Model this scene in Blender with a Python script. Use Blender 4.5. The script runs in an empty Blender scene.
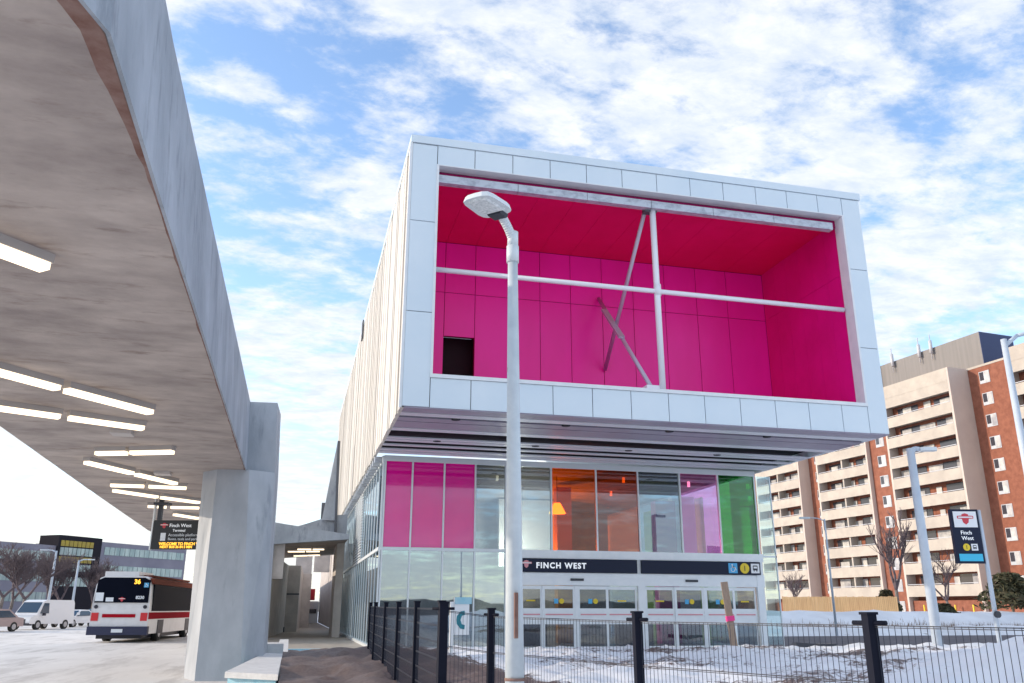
import bpy, bmesh, math, random
from mathutils import Vector, Matrix, noise
random.seed(7)
S = bpy.context.scene
COL = S.collection
rad = math.radians

# ------------------------------------------------------------ camera
cam = bpy.data.cameras.new("camera"); camo = bpy.data.objects.new("camera", cam); COL.objects.link(camo)
yaw, pitch, roll = .2447, .3077, .0028
cy, sy, cp, sp = math.cos(yaw), math.sin(yaw), math.cos(pitch), math.sin(pitch)
f_ = Vector((sy*cp, cy*cp, sp)); r_ = Vector((cy, -sy, 0)); u_ = r_.cross(f_)
r2 = math.cos(roll)*r_ + math.sin(roll)*u_; u2 = -math.sin(roll)*r_ + math.cos(roll)*u_
m = Matrix.Identity(4)
for i in range(3):
    m[i][0] = r2[i]; m[i][1] = u2[i]; m[i][2] = -f_[i]
m[2][3] = 1.6
camo.matrix_world = m
cam.sensor_width = 36; cam.lens = 843.667/1024*36; cam.clip_end = 3000; cam.clip_start = .1
S.camera = camo

# ------------------------------------------------------------ world, sun, exposure
SUN_EL, SUN_AZ = rad(17), rad(-74)          # azimuth from +Y, clockwise: the sun stands in the west
w = bpy.data.worlds.new("World"); S.world = w; w.use_nodes = True
nt = w.node_tree; N = nt.nodes; Lk = nt.links
for n in list(N): N.remove(n)
def wn(t, **k):
    n = N.new(t)
    for a, b in k.items(): setattr(n, a, b)
    return n
out = wn('ShaderNodeOutputWorld'); bg = wn('ShaderNodeBackground'); bg.inputs[1].default_value = .15
sky = wn('ShaderNodeTexSky', sky_type='NISHITA', sun_disc=False, sun_elevation=SUN_EL, sun_rotation=SUN_AZ)
sky.air_density = 1.0; sky.dust_density = .6; sky.ozone_density = 2.2; sky.altitude = 100
tc = wn('ShaderNodeTexCoord'); sep = wn('ShaderNodeSeparateXYZ'); Lk.new(tc.outputs['Generated'], sep.inputs[0])
def mth(op, a, b=None, c=None):
    n = wn('ShaderNodeMath', operation=op)
    for i, v in enumerate((a, b, c)):
        if v is None: continue
        if isinstance(v, (int, float)): n.inputs[i].default_value = v
        else: Lk.new(v, n.inputs[i])
    return n.outputs[0]
zz = mth('ADD', mth('MAXIMUM', sep.outputs[2], 0), .12)
px = mth('DIVIDE', sep.outputs[0], zz); py = mth('DIVIDE', sep.outputs[1], zz)
cmb = wn('ShaderNodeCombineXYZ'); Lk.new(px, cmb.inputs[0]); Lk.new(py, cmb.inputs[1])
def ns(scale, detail, rough, dist, loc=(0,0,0), sc=(1,1,1), rot=0):
    mp = wn('ShaderNodeMapping'); Lk.new(cmb.outputs[0], mp.inputs[0])
    mp.inputs['Location'].default_value = loc; mp.inputs['Scale'].default_value = sc; mp.inputs['Rotation'].default_value = (0,0,rot)
    n = wn('ShaderNodeTexNoise'); Lk.new(mp.outputs[0], n.inputs['Vector'])
    n.inputs['Scale'].default_value = scale; n.inputs['Detail'].default_value = detail
    n.inputs['Roughness'].default_value = rough; n.inputs['Distortion'].default_value = dist
    return n.outputs['Fac']
big = ns(1.25, 4, .55, .3, (3.6, .9, 0), (1, 1.25, 1), -.5)
puff = ns(6.2, 10, .64, .1, (1.7, 5.2, 0), (1, 1.35, 1), -.45)
msum = mth('ADD', mth('MULTIPLY', big, .45), mth('MULTIPLY', puff, .55))
low = mth('MULTIPLY', mth('SUBTRACT', .45, mth('MINIMUM', sep.outputs[2], .45)), .10)   # thicker veil towards the horizon
mr = wn('ShaderNodeMapRange', interpolation_type='SMOOTHSTEP'); Lk.new(mth('ADD', msum, low), mr.inputs[0])
mr.inputs[1].default_value = .41; mr.inputs[2].default_value = .56
fine = ns(9, 6, .65, .2, (0, 2, 0), (1, 1.6, 1), .5)
cr = wn('ShaderNodeMix', data_type='RGBA')
cr.inputs[6].default_value = (3.6, 4.0, 4.6, 1); cr.inputs[7].default_value = (5.3, 5.3, 5.3, 1)
Lk.new(mth('MULTIPLY_ADD', fine, 2.8, -.95), cr.inputs[0]); cr.clamp_factor = True
mx = wn('ShaderNodeMix', data_type='RGBA'); Lk.new(mth('MULTIPLY', mr.outputs[0], .9), mx.inputs[0])
skb = wn('ShaderNodeMix', data_type='RGBA', blend_type='MULTIPLY'); skb.inputs[0].default_value = 1
Lk.new(sky.outputs[0], skb.inputs[6]); skb.inputs[7].default_value = (1.75, 1.70, 1.72, 1)
wm = wn('ShaderNodeMix', data_type='RGBA')      # clouds turn cream low in the west
wf = mth('MULTIPLY', mth('SUBTRACT', 1, mth('MINIMUM', mth('MULTIPLY', mth('MAXIMUM', sep.outputs[2], 0), 2.6), 1)), mth('MINIMUM', mth('MAXIMUM', mth('SUBTRACT', .45, sep.outputs[0]), 0), 1))
Lk.new(wf, wm.inputs[0]); Lk.new(cr.outputs[2], wm.inputs[6]); wm.inputs[7].default_value = (4.7, 4.4, 3.9, 1)
Lk.new(skb.outputs[2], mx.inputs[6]); Lk.new(wm.outputs[2], mx.inputs[7])
Lk.new(mx.outputs[2], bg.inputs[0]); Lk.new(bg.outputs[0], out.inputs[0])

sl = bpy.data.lights.new("sun", 'SUN'); sl.energy = 2.5; sl.angle = rad(.5); sl.color = (1, .84, .66)
so = bpy.data.objects.new("sun", sl); COL.objects.link(so)
sd = Vector((math.sin(SUN_AZ)*math.cos(SUN_EL), math.cos(SUN_AZ)*math.cos(SUN_EL), math.sin(SUN_EL)))
so.rotation_euler = sd.to_track_quat('Z', 'Y').to_euler()
so.location = sd*200
S.view_settings.view_transform = 'Standard'; S.view_settings.look = 'None'
S.view_settings.exposure = .55; S.view_settings.gamma = 1
S.cycles.max_bounces = 8

# ------------------------------------------------------------ materials
MATS = {}
def mat(name, col, rough=.7, metal=0, col2=None, scale=3, stretch=(1,1,1), bump=0, bscale=None, ior=1.5, detail=6,
        lo=.35, hi=.65, emit=None, es=0, coat=0, spots=None, wave=None, attr=None):
    M = bpy.data.materials.new(name); M.use_nodes = True; MATS[name] = M
    t = M.node_tree; n = t.nodes; b = n['Principled BSDF']
    b.inputs['Base Color'].default_value = (*col, 1); b.inputs['Roughness'].default_value = rough
    b.inputs['Metallic'].default_value = metal; b.inputs['IOR'].default_value = ior
    if coat: b.inputs['Coat Weight'].default_value = coat; b.inputs['Coat Roughness'].default_value = .05
    if emit: b.inputs['Emission Color'].default_value = (*emit, 1); b.inputs['Emission Strength'].default_value = es
    tcd = n.new('ShaderNodeTexCoord'); mp = n.new('ShaderNodeMapping'); t.links.new(tcd.outputs['Object'], mp.inputs[0])
    mp.inputs['Scale'].default_value = stretch
    last = None
    if col2:
        no = n.new('ShaderNodeTexNoise'); t.links.new(mp.outputs[0], no.inputs['Vector'])
        no.inputs['Scale'].default_value = scale; no.inputs['Detail'].default_value = detail; no.inputs['Roughness'].default_value = .6
        r = n.new('ShaderNodeMapRange'); t.links.new(no.outputs['Fac'], r.inputs[0]); r.inputs[1].default_value = lo; r.inputs[2].default_value = hi
        mxx = n.new('ShaderNodeMix'); mxx.data_type = 'RGBA'; t.links.new(r.outputs[0], mxx.inputs[0])
        mxx.inputs[6].default_value = (*col, 1); mxx.inputs[7].default_value = (*col2, 1)
        last = mxx.outputs[2]
    if spots:   # (colour, scale, lo, hi, stretch)
        c3, s3, l3, h3, st3 = spots
        mp3 = n.new('ShaderNodeMapping'); t.links.new(tcd.outputs['Object'], mp3.inputs[0]); mp3.inputs['Scale'].default_value = st3
        mp3.inputs['Location'].default_value = (13.1, 4.7, 2.2)
        no = n.new('ShaderNodeTexNoise'); t.links.new(mp3.outputs[0], no.inputs['Vector'])
        no.inputs['Scale'].default_value = s3; no.inputs['Detail'].default_value = 7; no.inputs['Roughness'].default_value = .65
        r = n.new('ShaderNodeMapRange'); t.links.new(no.outputs['Fac'], r.inputs[0]); r.inputs[1].default_value = l3; r.inputs[2].default_value = h3
        mxx = n.new('ShaderNodeMix'); mxx.data_type = 'RGBA'; t.links.new(r.outputs[0], mxx.inputs[0])
        if last: t.links.new(last, mxx.inputs[6])
        else: mxx.inputs[6].default_value = (*col, 1)
        mxx.inputs[7].default_value = (*c3, 1); last = mxx.outputs[2]
    if attr:    # mix towards attr colours by a float mesh attribute broken up by noise
        aname, ac, ac2, asc = attr
        at = n.new('ShaderNodeAttribute'); at.attribute_name = aname
        no = n.new('ShaderNodeTexNoise'); t.links.new(mp.outputs[0], no.inputs['Vector']); no.inputs['Scale'].default_value = asc
        no.inputs['Detail'].default_value = 8; no.inputs['Roughness'].default_value = .7
        ad = n.new('ShaderNodeMath'); ad.operation = 'ADD'; t.links.new(at.outputs['Fac'], ad.inputs[0]); t.links.new(no.outputs['Fac'], ad.inputs[1])
        r = n.new('ShaderNodeMapRange'); t.links.new(ad.outputs[0], r.inputs[0]); r.inputs[1].default_value = .90; r.inputs[2].default_value = 1.02
        no2 = n.new('ShaderNodeTexNoise'); t.links.new(mp.outputs[0], no2.inputs['Vector']); no2.inputs['Scale'].default_value = asc*2.3; no2.inputs['Detail'].default_value = 6
        m2 = n.new('ShaderNodeMix'); m2.data_type = 'RGBA'; t.links.new(no2.outputs['Fac'], m2.inputs[0])
        m2.inputs[6].default_value = (*ac, 1); m2.inputs[7].default_value = (*ac2, 1)
        m3 = n.new('ShaderNodeMix'); m3.data_type = 'RGBA'; t.links.new(r.outputs[0], m3.inputs[0])
        if last: t.links.new(last, m3.inputs[6])
        else: m3.inputs[6].default_value = (*col, 1)
        t.links.new(m2.outputs[2], m3.inputs[7]); last = m3.outputs[2]
    if last: t.links.new(last, b.inputs['Base Color'])
    if bump:
        no = n.new('ShaderNodeTexNoise'); t.links.new(mp.outputs[0], no.inputs['Vector'])
        no.inputs['Scale'].default_value = bscale or scale*4; no.inputs['Detail'].default_value = 6
        bp = n.new('ShaderNodeBump'); bp.inputs['Strength'].default_value = bump; bp.inputs['Distance'].default_value = .05
        t.links.new(no.outputs['Fac'], bp.inputs['Height']); t.links.new(bp.outputs[0], b.inputs['Normal'])
    return M
def glass(name, tint, refl=(.9,.95,1), base=.12, k=.9):
    M = bpy.data.materials.new(name); M.use_nodes = True; MATS[name] = M
    t = M.node_tree; n = t.nodes
    for x in list(n): n.remove(x)
    o = n.new('ShaderNodeOutputMaterial'); tr = n.new('ShaderNodeBsdfTransparent'); gl = n.new('ShaderNodeBsdfGlossy')
    tr.inputs[0].default_value = (*tint, 1); gl.inputs[0].default_value = (*refl, 1); gl.inputs['Roughness'].default_value = .015
    tcd = n.new('ShaderNodeTexCoord'); no = n.new('ShaderNodeTexNoise'); t.links.new(tcd.outputs['Object'], no.inputs['Vector']); no.inputs['Scale'].default_value = .7
    bp = n.new('ShaderNodeBump'); bp.inputs['Strength'].default_value = .02; bp.inputs['Distance'].default_value = .05
    t.links.new(no.outputs['Fac'], bp.inputs['Height']); t.links.new(bp.outputs[0], gl.inputs['Normal'])
    lw = n.new('ShaderNodeLayerWeight'); lw.inputs[0].default_value = .5
    mm = n.new('ShaderNodeMath'); mm.operation = 'MULTIPLY_ADD'; t.links.new(lw.outputs['Facing'], mm.inputs[0]); mm.inputs[1].default_value = k*.6; mm.inputs[2].default_value = base
    ms = n.new('ShaderNodeMixShader'); mm.use_clamp = True
    t.links.new(mm.outputs[0], ms.inputs[0]); t.links.new(tr.outputs[0], ms.inputs[1]); t.links.new(gl.outputs[0], ms.inputs[2])
    t.links.new(ms.outputs[0], o.inputs[0]); return M

mat('concrete_fascia', (.42,.46,.52), .75, col2=(.26,.295,.34), scale=1.1, stretch=(1,.9,.6), bump=.2, bscale=14, lo=.3, hi=.7, detail=12,
    spots=((.15,.175,.21), 2.2, .55, .78, (1,1.3,.35)))
mat('concrete_soffit', (.53,.46,.42), .8, col2=(.29,.245,.23), scale=1.1, stretch=(.8,1.4,1), bump=.22, bscale=11, lo=.32, hi=.68, detail=13,
    spots=((.17,.115,.095), 1.9, .58, .80, (.6,1.7,1)))
mat('rust_stain', (.16,.065,.045), .85, col2=(.30,.20,.175), scale=4, bump=.1, lo=.3, hi=.7)
mat('concrete_column', (.46,.49,.53), .8, col2=(.34,.37,.41), scale=1.6, stretch=(1,1,.5), bump=.15, bscale=18, lo=.3, hi=.7,
    spots=((.24,.27,.31), 1.4, .58, .72, (1.4,1.4,.25)))
mat('concrete_wall', (.58,.54,.52), .85, col2=(.45,.42,.41), scale=1.2, bump=.1)
mat('panel', (.70,.79,.86), .35, col2=(.64,.745,.83), scale=.35, ior=1.5)
mat('trim_white', (.78,.81,.84), .4, col2=(.7,.74,.78), scale=2)
mat('joint', (.10,.11,.13), .8)
mat('cladding', (.68,.655,.61), .5, col2=(.56,.525,.475), scale=.8, stretch=(1,1.6,.04), lo=.42, hi=.68)
mat('magenta', (.96,.007,.43), .38, col2=(.88,.005,.36), scale=.45, stretch=(1,1,.3))
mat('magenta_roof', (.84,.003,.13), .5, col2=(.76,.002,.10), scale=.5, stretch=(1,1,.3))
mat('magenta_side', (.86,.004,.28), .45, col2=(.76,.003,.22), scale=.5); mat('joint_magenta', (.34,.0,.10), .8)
mat('hatch_dark', (.02,.008,.012), .9)
mat('soffit_plank', (.36,.335,.42), .45, col2=(.28,.25,.33), scale=.4)
mat('trim_soffit', (.66,.68,.76), .4); mat('soffit_gap', (.02,.02,.03), .9)
mat('galvanised', (.52,.56,.62), .45, metal=.3, col2=(.32,.34,.40), scale=5, stretch=(.6,1,1), lo=.45, hi=.7)
mat('white_steel', (.80,.80,.86), .4)
mat('brace_steel', (.52,.48,.60), .45, metal=.3)
mat('frame_alu', (.68,.74,.78), .35, metal=.1)
mat('frame_white', (.84,.88,.91), .4, col2=(.78,.83,.87), scale=3)
mat('sign_navy', (.008,.014,.04), .5, ior=1.35)
mat('sign_white', (.82,.84,.86), .5)
mat('letter_white', (.85,.87,.9), .5, emit=(.9,.95,1), es=.25)
mat('logo_red', (.62,.05,.07), .5); mat('logo_pink', (.72,.3,.34), .5)
mat('icon_blue', (.08,.42,.75), .5); mat('icon_yellow', (.78,.58,.03), .5); mat('cyan', (.05,.5,.75), .5)
mat('teal', (.02,.22,.28), .5)
mat('pink_glass', (.80,.006,.28), .05, col2=(.70,.005,.28), scale=.5, ior=1.75)
glass('glass_clear', (.55,.62,.66), refl=(.62,.72,.82), base=.26, k=.6)
glass('glass_low', (.60,.70,.74), refl=(.80,.90,.96), base=.36, k=.6)
glass('glass_corner', (.82,.93,.92), base=.10, k=.6)
glass('glass_orange', (.90,.36,.03), base=.05, k=.3)
glass('glass_amber', (.72,.24,.06), base=.09, k=.3)
glass('glass_rose', (.95,.50,.85), base=.12, k=.4)
glass('glass_green', (.05,.58,.10), base=.07, k=.3)
glass('glass_door', (.5,.55,.6), base=.10, k=.3)
mat('inner_dark', (.10,.10,.11), .7); mat('inner_grey', (.48,.48,.50), .7, col2=(.28,.29,.32), scale=1)
mat('inner_orange', (.85,.36,.03), .6); mat('inner_magenta', (.6,.02,.3), .6); mat('inner_white', (.8,.8,.8), .6)
mat('inner_green', (.3,.6,.1), .6); mat('inner_floor', (.3,.3,.31), .25)
mat('lamp_glow', (1,.9,.7), .5, emit=(1,.80,.55), es=1.25)
mat('lamp_body', (.45,.42,.40), .5)
mat('pendant_glow', (1,.7,.2), .5, emit=(1,.55,.12), es=5)
mat('lamp_post', (.60,.66,.70), .45, col2=(.52,.58,.63), scale=6, spots=((.30,.24,.18), 5, .66, .72, (1,1,.5)))
mat('lamp_head', (.66,.72,.76), .4); mat('lens', (.55,.6,.62), .15, col2=(.85,.88,.9), scale=26, ior=1.6); mat('dark_metal', (.03,.035,.05), .4)
mat('pole_blue', (.55,.62,.70), .5, col2=(.48,.55,.64), scale=3)
mat('fence_paint', (.006,.008,.02), .75, ior=1.3); mat('fence_wire', (.025,.03,.05), .45, metal=.2)
mat('wood_stake', (.40,.29,.22), .8, col2=(.30,.21,.15), scale=6, stretch=(6,6,1)); mat('ribbon', (.8,.05,.25), .6)
mat('snow', (.82,.84,.87), .6, col2=(.74,.77,.82), scale=.6, bump=.35, bscale=2.5,
    attr=('dirt', (.06,.04,.034), (.21,.155,.14), 6.5))
mat('snow_far', (.80,.82,.86), .7, col2=(.66,.67,.70), scale=.25, bump=.3, bscale=1.5, attr=('dirt', (.10,.08,.08), (.25,.21,.2), 2))
mat('road_salt', (.74,.725,.71), .8, col2=(.58,.565,.55), scale=.35, stretch=(1,.35,1), bump=.1, bscale=9, lo=.35, hi=.7,
    spots=((.42,.40,.385), 1.5, .50, .74, (.9,.16,1)))
mat('asphalt', (.075,.07,.085), .8, col2=(.12,.11,.13), scale=1)
mat('paving', (.40,.36,.32), .8, col2=(.30,.27,.24), scale=1.5)
mat('curb_white', (.72,.73,.74), .7, col2=(.6,.61,.62), scale=5, bump=.1)
mat('pale_blue', (.25,.55,.68), .7, col2=(.45,.66,.74), scale=2.2)  # blue shade of the kerb sides put into the colour; also the phone sign box
mat('brick', (.31,.115,.07), .85, col2=(.22,.075,.045), scale=1.4, bump=.05)
mat('cream', (.52,.465,.40), .8, col2=(.43,.38,.33), scale=.5)
mat('cream_wall', (.60,.52,.46), .8, col2=(.54,.46,.41), scale=.3)
mat('window_dark', (.05,.05,.065), .12, ior=1.6); mat('window_pale', (.50,.53,.58), .3); mat('curtain', (.68,.67,.64), .7, col2=(.30,.30,.33), scale=.5)
mat('penthouse_grey', (.25,.235,.23), .7, col2=(.21,.2,.195), scale=.8, stretch=(3,3,.1)); mat('penthouse_blue', (.025,.045,.14), .5)
mat('rail_pale', (.55,.56,.6), .4)
mat('wood_fence', (.62,.42,.22), .8, col2=(.50,.32,.16), scale=1.5, stretch=(4,4,.4))
mat('bark', (.15,.125,.115), .9, col2=(.22,.19,.17), scale=6); mat('twig', (.13,.10,.11), .9)
mat('far_trees', (.05,.06,.07), .9, col2=(.10,.10,.11), scale=.08); mat('needle', (.05,.06,.03), .9, col2=(.11,.09,.05), scale=2); mat('brush', (.22,.14,.09), .9)
mat('office_grey', (.20,.19,.24), .7, col2=(.25,.24,.29), scale=.2); mat('office_dark', (.03,.028,.035), .95, ior=1.1)
mat('office_glass', (.20,.30,.31), .15, col2=(.45,.55,.52), scale=.6, ior=1.7, stretch=(1,1,.3)); mat('office_yellow', (.42,.31,.03), .4, col2=(.3,.22,.04), scale=.8)
mat('bus_white', (.75,.75,.77), .35, col2=(.66,.66,.68), scale=2, coat=.3); mat('bus_red', (.38,.008,.02), .8, ior=1.15); mat('bus_navy', (.02,.025,.07), .5)
mat('bus_glass', (.004,.006,.014), .6, ior=1.12); mat('bus_roof', (.20,.06,.04), .8, ior=1.2); mat('tail_red', (.5,.01,.02), .3, emit=(1,.05,.05), es=.05)
mat('led_orange', (.9,.4,.02), .5, emit=(1,.5,.05), es=1.1); mat('bus_number', (.75,.8,.85), .5)
mat('car_white', (.72,.72,.74), .3, coat=.6); mat('car_rose', (.34,.25,.25), .3, coat=.6); mat('car_teal', (.06,.16,.22), .3, coat=.6)
mat('tyre', (.02,.02,.02), .8); mat('rim', (.4,.4,.42), .35, metal=.6); mat('car_glass', (.02,.05,.09), .06, ior=1.6); mat('grille', (.02,.02,.035), .5)
mat('headlight', (.75,.76,.78), .15)
mat('board_black', (.008,.008,.012), .3); mat('red_wall', (.55,.02,.04), .6)

# ------------------------------------------------------------ mesh collector
class MB:
    def __init__(s): s.v = []; s.f = []; s.sm = []
    def add(s, vs, fs, smooth=False):
        o = len(s.v); s.v += [tuple(v) for v in vs]; s.f += [[i+o for i in f] for f in fs]; s.sm += [smooth]*len(fs); return s
    def box(s, x0, x1, y0, y1, z0, z1):
        return s.add([(x0,y0,z0),(x1,y0,z0),(x1,y1,z0),(x0,y1,z0),(x0,y0,z1),(x1,y0,z1),(x1,y1,z1),(x0,y1,z1)],
                     [(0,3,2,1),(4,5,6,7),(0,1,5,4),(1,2,6,5),(2,3,7,6),(3,0,4,7)])
    def lbox(s, O, ex, ey, a, b, c, d, z0, z1):       # box in a rotated plan frame
        O = Vector(O); ex = Vector(ex); ey = Vector(ey); P = []
        for z in (z0, z1):
            for p, q in ((a,c),(b,c),(b,d),(a,d)):
                v = O + ex*p + ey*q; P.append((v.x, v.y, z))
        return s.add(P, [(0,3,2,1),(4,5,6,7),(0,1,5,4),(1,2,6,5),(2,3,7,6),(3,0,4,7)])
    def loft(s, A, B, smooth=False):
        n = len(A); return s.add(list(A)+list(B), [tuple(range(n))[::-1], tuple(range(n, 2*n))] + [(i,(i+1)%n,n+(i+1)%n,n+i) for i in range(n)], smooth)
    def prism(s, poly, z0, z1): return s.loft([(x,y,z0) for x,y in poly], [(x,y,z1) for x,y in poly])
    def tube(s, p, q, r0, r1=None, n=8, smooth=True):
        r1 = r0 if r1 is None else r1; p = Vector(p); q = Vector(q); d = (q-p).normalized()
        a = d.orthogonal().normalized(); b = d.cross(a)
        A = [p + (a*math.cos(t)+b*math.sin(t))*r0 for t in [2*math.pi*i/n for i in range(n)]]
        B = [q + (a*math.cos(t)+b*math.sin(t))*r1 for t in [2*math.pi*i/n for i in range(n)]]
        o = len(s.v); s.v += [tuple(v) for v in A+B]
        for i in range(n): s.f.append([o+i, o+(i+1)%n, o+n+(i+1)%n, o+n+i]); s.sm.append(smooth)
        s.f.append([o+i for i in range(n)][::-1]); s.sm.append(False); s.f.append([o+n+i for i in range(n)]); s.sm.append(False)
        return s
    def beam(s, p, q, w, h=None):                      # square bar
        h = h or w; p = Vector(p); q = Vector(q); d = (q-p).normalized()
        a = d.cross(Vector((0,0,1))); a = a.normalized() if a.length > 1e-4 else Vector((1,0,0)); b = d.cross(a)
        return s.loft([p+a*i*w/2+b*j*h/2 for i,j in ((-1,-1),(1,-1),(1,1),(-1,1))], [q+a*i*w/2+b*j*h/2 for i,j in ((-1,-1),(1,-1),(1,1),(-1,1))])
    def build(s, name, m, parent=None, bevel=0, **tags):
        off = Vector((0,0,0))
        if parent is not None:
            p = parent
            while p is not None: off += p.location; p = p.parent
        me = bpy.data.meshes.new(name)
        me.from_pydata([tuple(Vector(v)-off) for v in s.v], [], s.f); me.update()
        b = bmesh.new(); b.from_mesh(me); bmesh.ops.recalc_face_normals(b, faces=b.faces)
        if bevel: bmesh.ops.bevel(b, geom=b.edges[:], offset=bevel, segments=1, affect='EDGES', profile=.5)
        b.to_mesh(me); b.free()
        if not bevel:
            me.polygons.foreach_set('use_smooth', s.sm)
        me.materials.append(MATS[m]); o = bpy.data.objects.new(name, me); COL.objects.link(o)
        if parent is not None: o.parent = parent
        for k, v in tags.items(): o[k] = v
        return o
def tag(o, label, cat, group=None):
    o['label'] = label; o['category'] = cat
    if group: o['group'] = group
    return o
def thing(name, loc, label, cat, group=None):
    o = bpy.data.objects.new(name, None); COL.objects.link(o); o.location = loc; o.empty_display_size = .3
    return tag(o, label, cat, group)
def struct(o): o['kind'] = 'structure'; return o
def kids(o): return [c for c in list(COL.objects) if c.parent == o]
def text(txt, name, m, parent, origin, xdir, size, normal, depth=.01, sx=1, bold=0, spc=1):
    c = bpy.data.curves.new(name, 'FONT'); c.body = txt; c.size = size; c.space_character = spc; c.extrude = depth; c.offset = bold; c.resolution_u = 3
    o = bpy.data.objects.new(name, c); me = bpy.data.meshes.new_from_object(o); bpy.data.objects.remove(o)
    xd = Vector(xdir).normalized(); nn = Vector(normal).normalized(); yd = nn.cross(xd)
    off = Vector((0,0,0)); p = parent
    while p is not None: off += p.location; p = p.parent
    O = Vector(origin) - off
    for v in me.vertices: v.co = O + xd*v.co.x*sx + yd*v.co.y + nn*v.co.z
    me.materials.clear(); me.materials.append(MATS[m]); o = bpy.data.objects.new(name, me); COL.objects.link(o); o.parent = parent
    return o
def plate(poly, O, xd, nn, t=.012):                    # flat shape with thickness on a face
    O = Vector(O); xd = Vector(xd).normalized(); nn = Vector(nn).normalized(); yd = nn.cross(xd)
    return MB().loft([O+xd*a+yd*b for a,b in poly], [O+xd*a+yd*b+nn*t for a,b in poly])
def circ(cx, cy_, r, n=20, ry=None): return [(cx+r*math.cos(2*math.pi*i/n), cy_+(ry or r)*math.sin(2*math.pi*i/n)) for i in range(n)]
def sq(x0, x1, y0, y1): return [(x0,y0),(x1,y0),(x1,y1),(x0,y1)]
def sstep(a, b, x):
    t = max(0, min(1, (x-a)/(b-a))); return t*t*(3-2*t)
def fbm(x, y, s=1, o=4): return noise.fractal(Vector((x*s, y*s, 3.7)), .6, 2.1, o)

# ------------------------------------------------------------ ground
def grid(name, xs, ys, fz, m, fd=None):
    nx, ny = len(xs), len(ys); v = [(x, y, fz(x, y)) for y in ys for x in xs]
    f = [(j*nx+i, j*nx+i+1, (j+1)*nx+i+1, (j+1)*nx+i) for j in range(ny-1) for i in range(nx-1)]
    b = MB(); b.add(v, f, True); o = b.build(name, m); struct(o)
    if fd:
        a = o.data.attributes.new('dirt', 'FLOAT', 'POINT')
        a.data.foreach_set('value', [fd(p[0], p[1]) for p in v])
    return o
def rng(a, b, st):
    n = max(1, int(round((b-a)/st))); return [a+(b-a)*i/n for i in range(n+1)]

def gauss(x, y, cx, cy_, sx, sy_): return math.exp(-((x-cx)/sx)**2-((y-cy_)/sy_)**2)
def h_near(x, y):
    if x < -.1: return -.2
    h = .40*sstep(36.3, 25, y)
    h += .16*gauss(x, y, 12.6, 23.8, 2.6, 1.8)
    h += .14*gauss(x, y, 1.4, 22, 1.6, 5) + .10*gauss(x, y, 4.2, 24, 2.0, 3)
    h += 1.15*gauss(x, y, 13.6, 11.2, 3.6, 3.0) + .25*gauss(x, y, 19, 19, 5, 4)
    h -= .55*sstep(14, 6, y)*(1-gauss(x, y, 13.6, 11.2, 4, 4))
    n_ = fbm(x, y, .45)*.13 + fbm(x, y, 1.5)*.09 + fbm(x, y, 4)*.035
    h += n_*sstep(37, 33, y)
    if y > 35.9: h = min(h, -.03) if x < 24 else h - .12
    if y > 36.3: h = -.2
    if x > 40: h -= .4*sstep(40, 48, x)
    return h
def d_near(x, y):
    d = .72*sstep(5.2, 3.6, x + .25*fbm(x, y, .6))*sstep(33, 30, y)*sstep(8, 12, y)
    d = max(d, .60*gauss(x, y, 12.0, 25.0, 6.5, 2.6)); d = max(d, .50*gauss(x, y, 8, 20, 4.5, 6))
    d = max(d, .60*gauss(x, y, 16, 21.5, 6, 1.8)); d = max(d, .52*gauss(x, y, 12, 17, 5, 2.0))
    d = max(d, .50*gauss(x, y, 9, 14, 4, 2.5))
    if x > 5.4: d *= .97
    return d + .08*fbm(x, y, 1.2)
xs = rng(-.1, 22, .2) + rng(22, 50, .9)[1:]; ys = rng(2, 36.6, .2)
grid('snow_ground', xs, ys, h_near, 'snow', d_near)
def h_far(x, y):
    h = -.3 + .3*sstep(52.2, 52.8, y + .4*fbm(x, y, .3))
    h += .55*math.exp(-((y-55.5-.6*fbm(x, 0, .1))/1.6)**2)
    h += 1.35*math.exp(-((y-66-1.2*fbm(x, 1, .06))/3.6)**2)*(1+.15*fbm(x, 2, .25)) + .12*fbm(x, y, .6)*sstep(53, 55, y)
    h += .3*sstep(63, 68, y)
    return h
def d_far(x, y): return .58*math.exp(-((y-60.3)/1.0)**2) + .35*math.exp(-((y-53)/1.0)**2) + .10*fbm(x, y, .8)
grid('snow_banks', rng(22, 150, 1.2), rng(52, 100, .6), h_far, 'snow_far', d_far)
b = MB(); b.box(-1500, 1500, -300, 2500, -1.2, -.35); struct(b.build('ground', 'snow_far'))
b = MB(); b.box(-90, -1.25, -30, 175, -.3, 0); b.box(-1.25, -.1, -30, 36.6, -.3, -.004); struct(b.build('road', 'road_salt'))
b = MB(); b.box(21.5, 150, 35.9, 52.6, -.3, -.02); struct(b.build('side_street', 'asphalt'))
b = MB(); b.box(-1.25, 3.4, 36.6, 175, -.3, .0); struct(b.build('walkway', 'paving'))
b = MB(); b.box(3.4, 21.5, 36.6, 36.93, -.3, -.01); struct(b.build('door_step', 'curb_white'))
# hills far behind the camera and beyond, seen in the panes
def ridge(name, pts, h, m):
    b = MB(); n = 90; V = []
    for i in range(n+1):
        t = i/n; k = t*(len(pts)-1); a = min(int(k), len(pts)-2); q = k-a
        x = pts[a][0]*(1-q)+pts[a+1][0]*q; y = pts[a][1]*(1-q)+pts[a+1][1]*q
        hh = h*(.8+.35*fbm(t*30, 0, 1)); V += [(x, y, -.4), (x*1.04, y*1.04, hh)]
    f = [(2*i, 2*i+2, 2*i+3, 2*i+1) for i in range(n)]
    b.add(V, f); 
    return struct(b.build(name, m))
ridge('hill', [(-260,-190),(0,-250),(260,-200)], 5.5, 'far_trees')
ridge('hill', [(420,560),(60,700),(-420,560)], 9, 'needle')

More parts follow.
